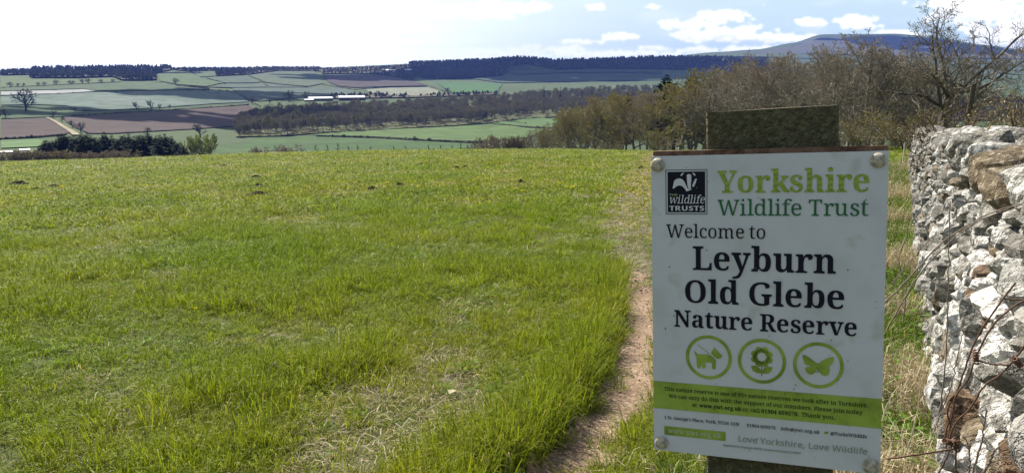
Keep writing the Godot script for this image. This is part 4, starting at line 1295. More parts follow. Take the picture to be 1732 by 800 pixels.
func make_ground_cover() -> void:
	# small broad leaves in the turf
	rng.seed = 77
	var b := Builder.new()
	for i in 9:
		var a := i * 2.4
		var d := Vector3(cos(a), rng.randf_range(0.15, 0.6), sin(a))
		var p := d * rng.randf_range(0.012, 0.035)
		var w := d.cross(Vector3.UP).normalized() * 0.011
		b.quad(p, p + d * 0.014 - w, p + d * 0.036, p + d * 0.014 + w, Color(0.085, 0.145, 0.018).lerp(Color(0.16, 0.22, 0.04), rng.randf()))
	var clover := b.made()
	var list := []
	for i in 3400:
		var az := rng.randf_range(-0.8, 0.8)
		var d := sqrt(lerpf(1.5, 140.0, rng.randf()))
		var x := sin(az) * d
		var z := -cos(az) * d
		if absf(off_path(x, z)) < path_half(z) or wall_off(x, z) > 0.0 or noise_a.get_noise_2d(x * 1.3 + 9, z * 1.3) < 0.12:
			continue
		list.append([Transform3D(Basis(Vector3.UP, rng.randf() * TAU) * Basis.from_scale(Vector3.ONE * rng.randf_range(0.7, 1.5)), on_ground(x, z) + Vector3.UP * 0.012), Color.WHITE * rng.randf_range(0.8, 1.15)])
	scatter("ground_cover", "small round leaved weeds low in the turf", clover, M.leaf, list)
	# broken straw on the ground
	var st := Builder.new()
	for i in 7:
		var a := rng.randf() * TAU
		var p := Vector3(rng.randfn() * 0.03, 0.006, rng.randfn() * 0.03)
		var d := Vector3(cos(a), rng.randf_range(-0.02, 0.18), sin(a)) * rng.randf_range(0.03, 0.09)
		st.spike(p, p + d, 0.0016, Color(0.42, 0.36, 0.25).lerp(Color(0.66, 0.60, 0.47), rng.randf()))
	var litter := st.made()
	list = []
	for i in 9000:
		var az := rng.randf_range(-0.8, 0.8)
		var d := sqrt(lerpf(1.5, 260.0, rng.randf()))
		var x := sin(az) * d
		var z := -cos(az) * d
		if wall_off(x, z) > 0.0 or rng.randf() > worn(x, z) * 0.9 + 0.08:
			continue
		if absf(off_path(x, z)) < path_half(z) and rng.randf() < 0.8:
			continue
		list.append([Transform3D(Basis(Vector3.UP, rng.randf() * TAU) * Basis.from_scale(Vector3.ONE * rng.randf_range(0.7, 1.6)), on_ground(x, z) + Vector3.UP * 0.02), Color.WHITE * rng.randf_range(0.6, 1.1)])
	scatter("straw_litter", "pale broken straw strewn on the worn turf", litter, M.straw, list)

func make_pebbles() -> void:
	rng.seed = 61
	var list := []
	for i in 380:
		var z := -rng.randf_range(0.5, 9.0)
		var x := along(PATH, z) + rng.randfn() * path_half(z) * 0.6
		var s := rng.randf_range(0.004, 0.013) * (1.6 if rng.randf() < 0.06 else 1.0)
		list.append([Transform3D(Basis.from_euler(Vector3(rng.randf() * 6.0, rng.randf() * 6.0, rng.randf() * 6.0)) * Basis.from_scale(Vector3(s * 1.5, s, s * 1.2)), on_ground(x, z) + Vector3.UP * 0.016), Color(0.27, 0.21, 0.165).lerp(Color(0.42, 0.36, 0.30), rng.randf())])
	scatter("pebbles", "small stones and crumbs of earth on the bare path", rock(301, false), M.twig, list, "pebbles")

# ---------------------------------------------------------------- flowers and molehills
# molehills: column, row, width and height in the photograph's pixels
const MOLEHILLS := [[31, 312, 30, 7], [60, 322, 24, 6], [90, 316, 17, 5], [171, 286, 9, 3], [213, 325, 13, 5], [150, 336, 9, 4], [147, 345, 16, 5], [377, 280, 10, 3], [431, 300, 18, 5], [436, 315, 26, 8], [437, 328, 28, 6], [629, 319, 17, 7], [676, 314, 16, 7], [711, 279, 14, 4], [727, 282, 10, 4], [747, 289, 16, 4], [773, 284, 10, 4], [786, 282, 9, 4], [567, 277, 12, 3], [525, 298, 12, 3], [656, 279, 9, 3], [880, 308, 14, 6], [930, 299, 9, 5], [824, 340, 15, 5], [708, 376, 24, 7], [779, 326, 12, 4], [690, 292, 8, 4], [1085, 284, 8, 4]]
var hills := []

func find_molehills() -> void:
	for h in MOLEHILLS:
		var at := near_hit(h[0], h[1] + h[3] * 0.5)
		var d := Vector2(at.x, at.z).length()
		hills.append([at, h[2] / LENS * d * 0.72, clampf(h[3] / LENS * d * 1.0, 0.08, 0.19)])

func on_molehill(x: float, z: float, d: float) -> bool:
	if d < 7.0 or d > 50.0:
		return false
	for h in hills:
		if absf(x - h[0].x) < h[1] * rng.randf_range(0.6, 1.05) and absf(z - h[0].z) < h[1] * rng.randf_range(0.6, 1.0):
			return true
	return false

func make_field_things() -> void:
	rng.seed = 31
	for i in hills.size():
		var at: Vector3 = hills[i][0]
		var wide: float = hills[i][1]
		var high: float = hills[i][2]
		var o := base("molehill", at, "", "molehill", "molehills scattered over the field")
		var big := wide > 0.27
		o.set_meta("label", "broad crumbled molehill of dark earth in the grass" if big else "small dark molehill in the grass of the field")
		var b := Builder.new()
		var rings := 6
		var sides := 14
		for k in rings:
			var u := float(k) / (rings - 1)
			for s in sides:
				var a := TAU * s / sides
				var n := 1.0 + 0.9 * noise_b.get_noise_3d(cos(a) * 2.5 + i * 7.0, sin(a) * 2.5, u * 3.0)
				b.v.append(Vector3(cos(a) * wide * (1.0 - u) * n, high * (1.0 - pow(1.0 - u, 2.4)) * (0.55 + 0.7 * rng.randf()) - 0.03 * (1.0 - u), sin(a) * wide * 0.8 * (1.0 - u) * n))
				b.c.append(Color(0.055, 0.044, 0.033).lerp(Color(0.12, 0.094, 0.068), rng.randf()))
		for k in rings - 1:
			for s in sides:
				var p := k * sides + s
				var q := k * sides + (s + 1) % sides
				b.ix.append_array([p, p + sides, q, q, p + sides, q + sides])
		part(o, "mound", b.made(), M.soil)
		var c := Builder.new()
		for k in 16:
			var a := rng.randf() * TAU
			var q := wide * rng.randf_range(0.3, 1.2)
			var s := rng.randf_range(0.015, 0.045)
			c.box(Vector3(cos(a) * q, maxf(0.0, high * (1.0 - q / wide) * 0.9) - 0.005, sin(a) * q * 0.8), Vector3(s, 0.01, 0.005), Vector3(0.004, s * 0.8, 0.004), Vector3(-0.004, 0.0, s), Color(0.05, 0.04, 0.03).lerp(Color(0.1, 0.08, 0.055), rng.randf()))
		var cl := part(o, "clods", c.made(), M.soil)
		cl.set_meta("kind", "stuff")
	# dandelions: stalk and flower head
	var stalk := Builder.new()
	stalk.tube(PackedVector3Array([Vector3.ZERO, Vector3(0.004, 0.06, 0), Vector3(0, 0.11, 0.006)]), PackedFloat32Array([0.0025, 0.0022, 0.002]), 5, Color(0.16, 0.22, 0.06))
	var head := Builder.new()
	for i in 26:
		var a := i * 2.4
		var u := i / 26.0
		var d := Vector3(cos(a), 0.25 + 0.9 * (1.0 - u), sin(a)).normalized() * (0.012 + 0.010 * u)
		var w := Vector3(-sin(a), 0, cos(a)) * 0.0035
		head.quad(Vector3.ZERO, d * 0.7 - w, d, d * 0.7 + w, Color(0.75, 0.50, 0.02).lerp(Color(0.85, 0.66, 0.05), rng.randf()))
	var sm := stalk.made(true)
	var hm := head.made()
	var flowers := [[543, 381, 1.25, "single dandelion flower on the open turf in the middle of the field"], [189, 520, 0.8, "tiny yellow dandelion bud in the long grass below the field's pale scrapes"], [332, 541, 0.8, "small yellow dandelion half hidden in a long tussock"], [1153, 778, 0.7, "small orange flower under the sign's lower corner"]]
	for i in 90:
		var px := rng.randf_range(0, 1090)
		var py := 268.0 + 70.0 * pow(rng.randf(), 1.6) + (8.0 if px < 300 else 0.0)
		flowers.append([px, py, rng.randf_range(1.5, 2.6), "small pale yellow flower among the far grass of the field"])
	for f in flowers:
		var o := base("dandelion", near_hit(f[0], f[1]), f[3], "flower", "yellow flowers in the field")
		part(o, "stalk", sm, M.leaf)
		part(o, "flower_head", hm, M.petal, Transform3D(Basis.IDENTITY, Vector3(0, 0.11, 0.006)))
		o.scale = Vector3.ONE * f[2]
		o.rotation.y = rng.randf() * TAU
	# one pale dead leaf on the worn strip
	var lf := Builder.new()
	for k in 5:
		var a := TAU * k / 5.0
		var e := TAU * (k + 1) / 5.0
		lf.tri(Vector3(0, 0.018, 0), Vector3(cos(a) * 0.045, 0.004 + 0.012 * (k % 2), sin(a) * 0.028), Vector3(cos(e) * 0.045, 0.004 + 0.012 * ((k + 1) % 2), sin(e) * 0.028), Color(0.52, 0.46, 0.30))
	tag(part(self, "dead_leaf", lf.made(), M.straw, Transform3D(Basis(Vector3.UP, 0.4).scaled(Vector3(0.75, 1.2, 0.9)), near_hit(766, 674) + Vector3.UP * 0.03)), "curled pale cream leaf lying on the worn turf", "leaf")

# ---------------------------------------------------------------- the dry stone wall
const WALL_AZ := 0.4672
const WALL_P := 0.25
func wall_dir() -> Vector3: return Vector3(sin(WALL_AZ), 0, -cos(WALL_AZ))
func wall_side() -> Vector3: return Vector3(cos(WALL_AZ), 0, sin(WALL_AZ))
func wall_off(x: float, z: float) -> float: return x * cos(WALL_AZ) + z * sin(WALL_AZ) - WALL_P      # metres behind the foot of the wall's face
func wall_at(s: float, off: float) -> Vector3:
	var p := wall_dir() * s + wall_side() * (WALL_P + off)
	return Vector3(p.x, height(p.x, p.z), p.z)
func wall_high(s: float) -> float: return 1.24 + 0.06 * noise_a.get_noise_2d(s * 0.5, 3.0) - 0.10 * smoothstep(14.0, 29.0, s)

func rock(seed_: int, fine: bool) -> ArrayMesh:
	# an angular lump in a unit box: a rounded cube cut by random planes, then roughened
	var r := RandomNumberGenerator.new()
	r.seed = seed_
	var b := Builder.new()
	var cells := 5 if fine else 3
	var cuts := []
	for i in 9:
		cuts.append([Vector3(r.randfn(), r.randfn(), r.randfn()).normalized(), r.randf_range(0.40, 0.56)])
	var index := {}
	for face in 6:
		var w: Vector3 = [Vector3.RIGHT, Vector3.LEFT, Vector3.UP, Vector3.DOWN, Vector3.BACK, Vector3.FORWARD][face]
		var u := Vector3(w.y, w.z, w.x)
		var t := w.cross(u)
		for i in cells + 1:
			for k in cells + 1:
				var p := w + u * (2.0 * i / cells - 1.0) + t * (2.0 * k / cells - 1.0)
				var key := Vector3i((p * 100.0).round())
				if not index.has(key):
					index[key] = b.v.size()
					var q := p * 0.5
					var round_ := p.normalized() * 0.60
					q = q.lerp(round_, 0.45)
					for c in cuts:
						var over: float = q.dot(c[0]) - c[1]
						if over > 0.0: q -= c[0] * over
					q *= 1.0 + 0.16 * noise_b.get_noise_3d(q.x * 3.0 + seed_ * 5.0, q.y * 3.0, q.z * 3.0) + (0.08 * noise_b.get_noise_3d(q.x * 9.0, q.y * 9.0 + seed_, q.z * 9.0) if fine else 0.0)
					b.v.append(q)
					b.c.append(Color.WHITE)
		for i in cells:
			for k in cells:
				var g := []
				for e in [[0, 0], [1, 0], [1, 1], [0, 1]]:
					var p: Vector3 = w + u * (2.0 * (i + e[0]) / cells - 1.0) + t * (2.0 * (k + e[1]) / cells - 1.0)
					g.append(index[Vector3i((p * 100.0).round())])
				if (i + k + seed_) % 2:
					b.ix.append_array([g[0], g[2], g[1], g[0], g[3], g[2]])
				else:
					b.ix.append_array([g[0], g[3], g[1], g[1], g[3], g[2]])
	# separate the faces so that they stay crisp
	var o := Builder.new()
	for i in range(0, b.ix.size(), 3):
		o.tri(b.v[b.ix[i]], b.v[b.ix[i + 1]], b.v[b.ix[i + 2]], Color.WHITE)
	return o.made()

func make_wall() -> void:
	rng.seed = 555
	var near := []
	for i in 12:
		near.append(rock(100 + i, true))
	var small := []
	for i in 8:
		small.append(rock(200 + i, false).surface_get_arrays(0))
	var u := wall_dir()
	var r := wall_side()
	var origin := wall_at(0.7, 0.2)
	var wall := base("stone_wall", origin, "dry stone wall of pale lichened limestone with big rounded capstones", "wall")
	# rubble filling
	var core := Builder.new()
	var s := 0.9
	var n := 0
	while s < 30.6:
		var top := wall_high(s) - 0.06
		for q in [[0.12, -0.3], [0.22, top], [0.50, top], [0.62, -0.3]]:
			var p := wall_at(s, q[0])
			core.v.append(p + Vector3.UP * q[1] - origin)
			core.c.append(Color.WHITE)
		n += 1
		s += 0.3
	for i in n - 1:
		for k in 3:
			var p := i * 4 + k
			core.ix.append_array([p, p + 4, p + 1, p + 1, p + 4, p + 5])
	part(wall, "rubble_core", core.made(), M.core)
	# stones: [place, size along, up, deep, tone, tilt]
	var stones := []
	var basis0 := Basis(u, Vector3.UP, -r).orthonormalized()
	s = 0.7
	var course := 0
	for side in 2:
		var y := -0.06
		while y < 1.36:
			var h := rng.randf_range(0.075, 0.15) * (1.12 - 0.25 * y)
			s = 0.72 + rng.randf() * 0.2
			while s < 30.8:
				var w := rng.randf_range(0.08, 0.23) * (1.0 if side == 0 else 1.5)
				var hs := h * rng.randf_range(0.85, 1.25)
				if rng.randf() < 0.10:
					w *= 1.35
					hs *= 1.5
				var top := wall_high(s)
				if y + hs * 0.4 < top and (side == 0 or y > top - 0.5):
					var batter := 0.02 + 0.13 * y / 1.3
					var off := batter + 0.10 + rng.randf_range(-0.035, 0.035)
					if side == 1: off = 0.72 - batter - 0.10
					var at := wall_at(s + w * 0.5, off) + Vector3.UP * (y + h * 0.5 + 0.015 * sin(s * 1.3 + course))
					stones.append([at, w * 1.07, hs * 1.10, rng.randf_range(0.20, 0.32), rng.randf(), Basis.from_euler(Vector3(rng.randfn() * 0.13, rng.randfn() * 0.12, rng.randfn() * 0.10))])
				s += w
			y += h
			course += 1
	# big capstones, some on edge, some lying
	for row in 2:
		s = 0.8 + 0.2 * row
		while s < 30.6:
			var w := rng.randf_range(0.20, 0.46)
			var at := wall_at(s + w * 0.5, 0.27 + 0.20 * row + rng.randf_range(-0.05, 0.05)) + Vector3.UP * (wall_high(s) + rng.randf_range(0.03, 0.10) + 0.03 * row)
			stones.append([at, w * 1.02, rng.randf_range(0.14, 0.27), rng.randf_range(0.24, 0.36), (0.1 if rng.randf() < 0.3 else 0.68 + 0.28 * rng.randf()), Basis.from_euler(Vector3(rng.randfn() * 0.22, rng.randfn() * 0.3, rng.randf_range(-0.1, 0.45)))])
			s += w * rng.randf_range(0.85, 1.02)
	for i in 420:                                            # small wedges filling the gaps
		var y := rng.randf_range(0.0, 1.2)
		var t := 0.8 + 12.0 * pow(rng.randf(), 1.6)
		stones.append([wall_at(t, 0.05 + 0.13 * y / 1.3 + rng.randf_range(-0.02, 0.06)) + Vector3.UP * y, rng.randf_range(0.04, 0.1), rng.randf_range(0.03, 0.07), rng.randf_range(0.08, 0.14), rng.randf(), Basis.from_euler(Vector3(rng.randfn(), rng.randfn(), rng.randfn()) * 0.5)])
	# the 300 that show largest are parts of their own
	var ranked := []
	for q in stones:
		var p: Vector3 = q[0] - EYE
		var fwd := -p.z * cos(pitch) - p.y * sin(pitch)
		var px := 866.0 + LENS * p.x / maxf(fwd, 0.1)
		var py := 400.0 - LENS * (p.y * cos(pitch) - p.z * sin(pitch)) / maxf(fwd, 0.1)
		var view: float = q[1] * q[2] / p.length_squared() if px > 1400 and px < 1790 and py > 100 and py < 850 and fwd > 0.3 else 0.0
		ranked.append([view, q])
	ranked.sort_custom(func(a, b): return a[0] > b[0])
	var rest := Builder.new()
	for i in ranked.size():
		var q: Array = ranked[i][1]
		var basis: Basis = basis0 * q[5] * Basis.from_scale(Vector3(q[1], q[2], q[3]))
		var tone := 0
		if q[4] < 0.40: tone = 0
		elif q[4] < 0.66: tone = 1
		elif q[4] < 0.92: tone = 2
		elif q[4] < 0.98: tone = 3
		else: tone = 4
		if i < 300:
			part(wall, "stone", near[i % near.size()], M.stone[tone], Transform3D(basis, q[0] - origin))
		else:
			var arr: Array = small[i % small.size()]
			var col: Color = [Color(0.36, 0.345, 0.325), Color(0.50, 0.49, 0.47), Color(0.22, 0.21, 0.19), Color(0.30, 0.25, 0.19), Color(0.25, 0.18, 0.125)][tone]
			col = col * rng.randf_range(0.75, 1.15)
			var first := rest.v.size()
			for v in arr[Mesh.ARRAY_VERTEX]:
				rest.v.append(basis * v + q[0] - origin)
				rest.c.append(col)
			for k in arr[Mesh.ARRAY_INDEX]:
				rest.ix.append(first + k)
	var o := part(wall, "small_stones", rest.made(), M.stone_mix)
	o.set_meta("kind", "stuff")

# ---------------------------------------------------------------- weeds, wire and posts by the wall
func make_verge() -> void:
	rng.seed = 888
	# tall dry grass, nettles and green tufts at the foot of the wall
	var hay := tuft(21, 16, 0.06, 0.36, 0.0032, 0.5, 0.22, Color(0.38, 0.31, 0.20), Color(0.60, 0.52, 0.38))
	var green := tuft(22, 24, 0.06, 0.24, 0.0046, 0.6, 0.3, Color(0.08, 0.14, 0.022), Color(0.16, 0.22, 0.04), 0.1)
	var hay_list := []
	var green_list := []
	for i in 7500:
		var s := 0.6 + 27.0 * pow(rng.randf(), 1.5)
		var off := -absf(rng.randfn()) * (0.34 + 0.02 * s)
		var p := wall_at(s, off)
		if off_path(p.x, p.z) < 0.25:
			continue
		var k := noise_a.get_noise_2d(p.x * 1.7, p.z * 1.7)
		var list: Array = hay_list if k + rng.randf_range(-0.3, 0.3) > 0.27 + 0.3 * smoothstep(4.0, 7.0, s) else green_list
		var q := rng.randf_range(0.6, 1.15) * (1.0 + 0.01 * s)
		list.append([Transform3D(Basis(Quaternion(Vector3.UP, Vector3(rng.randfn() * 0.2, 1, rng.randfn() * 0.2).normalized())) * Basis(Vector3.UP, rng.randf() * TAU) * Basis.from_scale(Vector3(q * (1.0 + s * 0.03), q, q * (1.0 + s * 0.03))), p), Color.WHITE * rng.randf_range(0.75, 1.15)])
	scatter("verge_grass", "dry straw coloured grass standing along the wall's foot", hay, M.straw, hay_list)
	scatter("verge_grass", "rank green grass along the wall's foot", green, M.grass, green_list)
	# leafy weeds
	for i in 120:
		var s := 1.9 + 9.0 * pow(rng.randf(), 1.5)
		var p := wall_at(s, -rng.randf_range(0.03, 0.55))
		var b := Builder.new()
		var tall := rng.randf_range(0.10, 0.32)
		var stem := Builder.new()
		for q in 4:
			var lean := Vector3(rng.randfn() * 0.3, 1.0, rng.randfn() * 0.3).normalized() * tall * rng.randf_range(0.6, 1.0)
			stem.tube(PackedVector3Array([Vector3.ZERO, lean * 0.5, lean]), PackedFloat32Array([0.003, 0.0025, 0.0015]), 4, Color(0.12, 0.15, 0.05))
			for k in 7:
				var at := lean * (0.25 + 0.75 * k / 6.0)
				var a := k * 1.57 + q
				var d := Vector3(cos(a), rng.randf_range(-0.1, 0.5), sin(a)).normalized()
				var w := d.cross(Vector3.UP).normalized()
				var l := rng.randf_range(0.03, 0.075)
				b.quad(at, at + d * l * 0.45 - w * l * 0.35, at + d * l, at + d * l * 0.45 + w * l * 0.35, Color(0.07, 0.15, 0.02).lerp(Color(0.15, 0.24, 0.04), rng.randf()))
		var o := base("weed", p, "leafy green weed growing among straw at the wall's foot", "plant", "weeds along the wall")
		part(o, "stems", stem.made(true), M.leaf)
		part(o, "leaves", b.made(), M.leaf)
	# leafless bramble stems
	var brambles := [
		["long arching bramble stem lying across the face of the wall", [[1490, 520, 2.9], [1540, 470, 2.9], [1590, 415, 2.9], [1650, 375, 2.9], [1700, 352, 2.9], [1740, 345, 2.9]], 0.0045],
		["bramble stem curving over the wall just under the longest stem", [[1500, 560, 3.0], [1560, 460, 3.0], [1610, 408, 3.0], [1660, 372, 3.0], [1735, 343, 3.0]], 0.004],
		["dark forked bramble stem rising from the weeds beside the sign", [[1528, 545, 3.3], [1534, 490, 3.3], [1522, 440, 3.3], [1535, 400, 3.3]], 0.004],
		["thin dark bramble stem crossing the weeds towards the wall", [[1510, 480, 3.2], [1535, 450, 3.2], [1560, 420, 3.2], [1575, 405, 3.2]], 0.0035],
		["thin upright stem growing straight up the wall face", [[1590, 705, 2.4], [1600, 620, 2.4], [1604, 540, 2.4], [1606, 430, 2.4], [1609, 340, 2.4]], 0.003],
		["slanting dry stem against the lower wall", [[1585, 720, 2.3], [1608, 660, 2.3], [1622, 600, 2.3], [1630, 560, 2.3]], 0.0028],
		["dry woody stem with side twigs before the lowest stones, tallest of three", [[1645, 805, 1.75], [1658, 760, 1.75], [1668, 710, 1.75], [1669, 690, 1.75]], 0.0035],
		["dry woody stem before the lowest stones, thickest of three", [[1665, 805, 1.7], [1674, 785, 1.7], [1683, 762, 1.7]], 0.005],
		["dry woody stem before the lowest stones, most crooked of three", [[1640, 805, 1.8], [1642, 770, 1.8], [1636, 745, 1.8], [1630, 735, 1.8]], 0.0032],
		["pale broken stalk lying across the weeds below the wall", [[1478, 770, 2.3], [1500, 690, 2.3], [1520, 655, 2.3]], 0.003],
		["pale bent stalk among the weeds beside the sign", [[1530, 775, 2.35], [1548, 720, 2.35], [1558, 660, 2.35]], 0.003],
	]
	for k in brambles:
		stick("bramble_stem" if not k[0].begins_with("pale") else "dead_stalk", k[0], k[1], k[2] * 0.72, M.twig, Color(0.20, 0.165, 0.14) if not k[0].begins_with("pale") else Color(0.55, 0.48, 0.36), "stem", true)
	# rusty fence wire, bent and knotted
	var wires := [
		["rusty wire sweeping up from the thickest coil to the large coiled knot", [[1606, 748, 1.5], [1618, 716, 1.5], [1645, 688, 1.5], [1664, 656, 1.5], [1700, 628, 1.5], [1735, 585, 1.5]]],
		["rusty wire bending up through the upper twisted knot", [[1602, 756, 1.52], [1613, 700, 1.52], [1618, 670, 1.52], [1640, 640, 1.52], [1652, 605, 1.52], [1680, 552, 1.52], [1715, 520, 1.52], [1738, 508, 1.52]]],
		["long straight rusty wire crossing the wall steeply", [[1600, 740, 1.55], [1610, 700, 1.55], [1628, 640, 1.55], [1655, 570, 1.55], [1695, 510, 1.55], [1720, 478, 1.55]]],
		["short rusty cross wire between two knots", [[1648, 607, 1.5], [1680, 616, 1.5], [1712, 617, 1.5]]],
		["thick rusty wire reaching from the knot towards the sign", [[1500, 777, 1.42], [1555, 769, 1.44], [1613, 760, 1.5]]],
		["rusty wire end poking past the upper stones", [[1700, 506, 1.55], [1718, 507, 1.55], [1740, 507, 1.55]]],
		["rusty wire dropping from the knot to the ground", [[1612, 752, 1.5], [1600, 780, 1.5], [1586, 805, 1.5]]],
		["rusty wire hanging below the thicker knot", [[1619, 758, 1.5], [1618, 785, 1.5], [1620, 810, 1.5]]],
		["rusty wire loop joining the two knots", [[1606, 748, 1.51], [1610, 725, 1.51], [1604, 700, 1.51], [1609, 680, 1.51]]],
	]
	for k in wires:
		stick("fence_wire", k[0], k[1], 0.0016, M.wire, Color.WHITE, "wire", false)
	for k in [[1652, 604, 1.5, 0.2, "rusty twisted knot on the upper wires"], [1722, 612, 1.5, 0.9, "rusty coiled knot at the far end of the short cross wire"], [1619, 752, 1.49, 0.3, "thickest rusty coil where the lower wires meet"], [1606, 748, 1.49, 1.2, "small rusty coil beside the thickest coil"]]:
		var b := Builder.new()
		var pts := PackedVector3Array()
		var rs := PackedFloat32Array()
		for i in 42:
			var a := i * 0.75
			pts.append(Vector3(cos(a) * 0.0042, (i - 21) * 0.0006, sin(a) * 0.0042))
			rs.append(0.0017)
		b.tube(pts, rs, 6, Color.WHITE)
		tag(part(self, "wire_knot", b.made(true), M.wire, Transform3D(Basis(Vector3(0.3, 0.2, 1).normalized(), k[3]), spot(k[0], k[1], k[2]))), k[4], "wire", "")
	# posts beyond the wall
	for k in [[1631, 30.0, 1.1, 2.75, 0.09, -0.05, "tall weathered post standing behind the wall in front of the oak"], [1600, 27.5, 0.9, 1.62, 0.07, 0.03, "short grey fence post at the far end of the wall"]]:
		var at := standing(k[0], k[1])
		var o := base("fence_post", at, k[6], "post", "posts beyond the wall")
		var b := Builder.new()
		var w: float = k[4]
		b.tube(PackedVector3Array([Vector3(0, -0.4, 0), Vector3(0, k[3] * 0.5, 0.01), Vector3(0, k[3], 0)]), PackedFloat32Array([w * 1.15, w, w * 0.92]), 9, Color.WHITE)
		part(o, "shaft", b.made(true), M.timber)
		o.rotation.z = k[5]
	# thin pale stakes at the wall's far foot
	for k in [[1534, 29.0, 0.9, 0.02, "thin pale stake at the wall's far foot, upright"], [1543, 28.0, 1.15, -0.12, "thin pale stake at the wall's far foot, leaning"]]:
		var o := base("stake", standing(k[0], k[1]), k[4], "stake", "stakes at the wall's far foot")
		var b := Builder.new()
		b.tube(PackedVector3Array([Vector3(0, -0.2, 0), Vector3(0, k[2], 0)]), PackedFloat32Array([0.025, 0.022]), 6, Color(0.5, 0.47, 0.42))
		part(o, "shaft", b.made(true), M.twig)
		o.rotation.z = k[3]

func stick(called: String, label: String, px: Array, rad: float, mat: Material, col: Color, category: String, twiggy: bool) -> void:
	var c := Curve3D.new()
	var first := spot(px[0][0], px[0][1], px[0][2])
	for i in px.size():
		var p := spot(px[i][0], px[i][1], px[i][2]) - first
		var a := spot(px[maxi(i - 1, 0)][0], px[maxi(i - 1, 0)][1], px[maxi(i - 1, 0)][2]) - first
		var z := spot(px[mini(i + 1, px.size() - 1)][0], px[mini(i + 1, px.size() - 1)][1], px[mini(i + 1, px.size() - 1)][2]) - first
		c.add_point(p, -(z - a) / 6.0, (z - a) / 6.0)
	var pts := PackedVector3Array()
	var rs := PackedFloat32Array()
	var n := 26
	for i in n:
		var t := c.get_baked_length() * i / (n - 1)
		pts.append(c.sample_baked(t, true) + Vector3(rng.randfn(), rng.randfn(), rng.randfn()) * (0.0012 if twiggy else 0.0003))
		rs.append(rad * (1.0 - (0.45 * i / n if twiggy else 0.0)))
	var b := Builder.new()
	b.tube(pts, rs, 6, col)
	if twiggy:
		for k in 6:
			var i := rng.randi_range(4, n - 2)
			var d := (pts[i + 1] - pts[i]).normalized() + Vector3(rng.randfn(), rng.randfn(), rng.randfn()) * 0.5
			b.spike(pts[i], pts[i] + d * rng.randf_range(0.02, 0.09), rad * 0.45, col)
	tag(part(self, called, b.made(true), mat, Transform3D(Basis.IDENTITY, first)), label, category)

# ---------------------------------------------------------------- the welcome sign
const PLATE := 0.297
var serif_bold := SystemFont.new()
var serif := SystemFont.new()
var sans_bold := SystemFont.new()
var sans := SystemFont.new()
var probe := {}

func ink(r: float, g: float, b: float) -> StandardMaterial3D:
	var m := matte(Color(r, g, b), 0.5)
	return m

func letters(parent: Node, text: String, font: SystemFont, left: float, right: float, top: float, foot: float, mat: Material, slant := 0.0, z := 0.0007, step := 0.6) -> void:
	# a printed line fitted between two margins, its capitals between two heights (plate widths, downwards)
	var m := TextMesh.new()
	m.font = font
	m.font_size = 48
	m.pixel_size = 0.01
	m.depth = 0.02
	m.curve_step = step
	m.horizontal_alignment = HORIZONTAL_ALIGNMENT_LEFT
	m.text = text
	var key := font.get_instance_id()
	if not probe.has(key):
		var h := TextMesh.new()
		h.font = font
		h.font_size = 48
		h.pixel_size = 0.01
		h.depth = 0.02
		h.text = "H"
		probe[key] = h.get_aabb()
	var cap: AABB = probe[key]
	var box := m.get_aabb()
	var sx := (right - left) * PLATE / box.size.x
	var sy := (foot - top) * PLATE / cap.size.y
	var basis := Basis(Vector3(sx, 0, 0), Vector3(slant * sy, sy, 0), Vector3(0, 0, 0.02))
	var at := Vector3(left * PLATE - box.position.x * sx - slant * sy * cap.position.y, -foot * PLATE - cap.position.y * sy, z)
	part(parent, "lettering", m, mat, Transform3D(basis, at))

func printed(parent: Node, called: String, outlines: Array, mat: Material, z := 0.0005) -> void:     # flat print from outlines in plate widths
	var b := Builder.new()
	for o in outlines:
		var poly := PackedVector2Array()
		for q in o:
			poly.append(Vector2(q.x * PLATE, -q.y * PLATE))
		var ix := Geometry2D.triangulate_polygon(poly)
		for i in range(0, ix.size(), 3):
			var p := poly[ix[i]]
			var q := poly[ix[i + 1]]
			var r := poly[ix[i + 2]]
			if (q - p).cross(r - p) > 0.0:
				b.tri(Vector3(p.x, p.y, z), Vector3(r.x, r.y, z), Vector3(q.x, q.y, z), Color.WHITE)
			else:
				b.tri(Vector3(p.x, p.y, z), Vector3(q.x, q.y, z), Vector3(r.x, r.y, z), Color.WHITE)
	part(parent, called, b.made(), mat)

func ring(c: Vector2, r0: float, r1: float) -> Array:
	var out := []
	for i in 48:
		var a := TAU * i / 48.0
		var e := TAU * (i + 1) / 48.0
		out.append([c + Vector2(cos(a), sin(a)) * r0, c + Vector2(cos(a), sin(a)) * r1, c + Vector2(cos(e), sin(e)) * r1, c + Vector2(cos(e), sin(e)) * r0])
	return out

func disc(c: Vector2, rx: float, ry: float, n := 24) -> Array:
	var out := []
	for i in n:
		out.append(c + Vector2(cos(TAU * i / n) * rx, sin(TAU * i / n) * ry))
	return out

func rect(l: float, t: float, r: float, b: float) -> Array:
	return [Vector2(l, t), Vector2(r, t), Vector2(r, b), Vector2(l, b)]

func traced(px: Array, from: Vector2, to: Vector2, scale: Vector2, skew := 0.0) -> Array:
	var out := []
	for i in range(0, px.size(), 2):
		var d := Vector2(px[i], px[i + 1]) - from
		out.append(to + Vector2(d.x * scale.x, (d.y - skew * d.x) * scale.y))
	return out

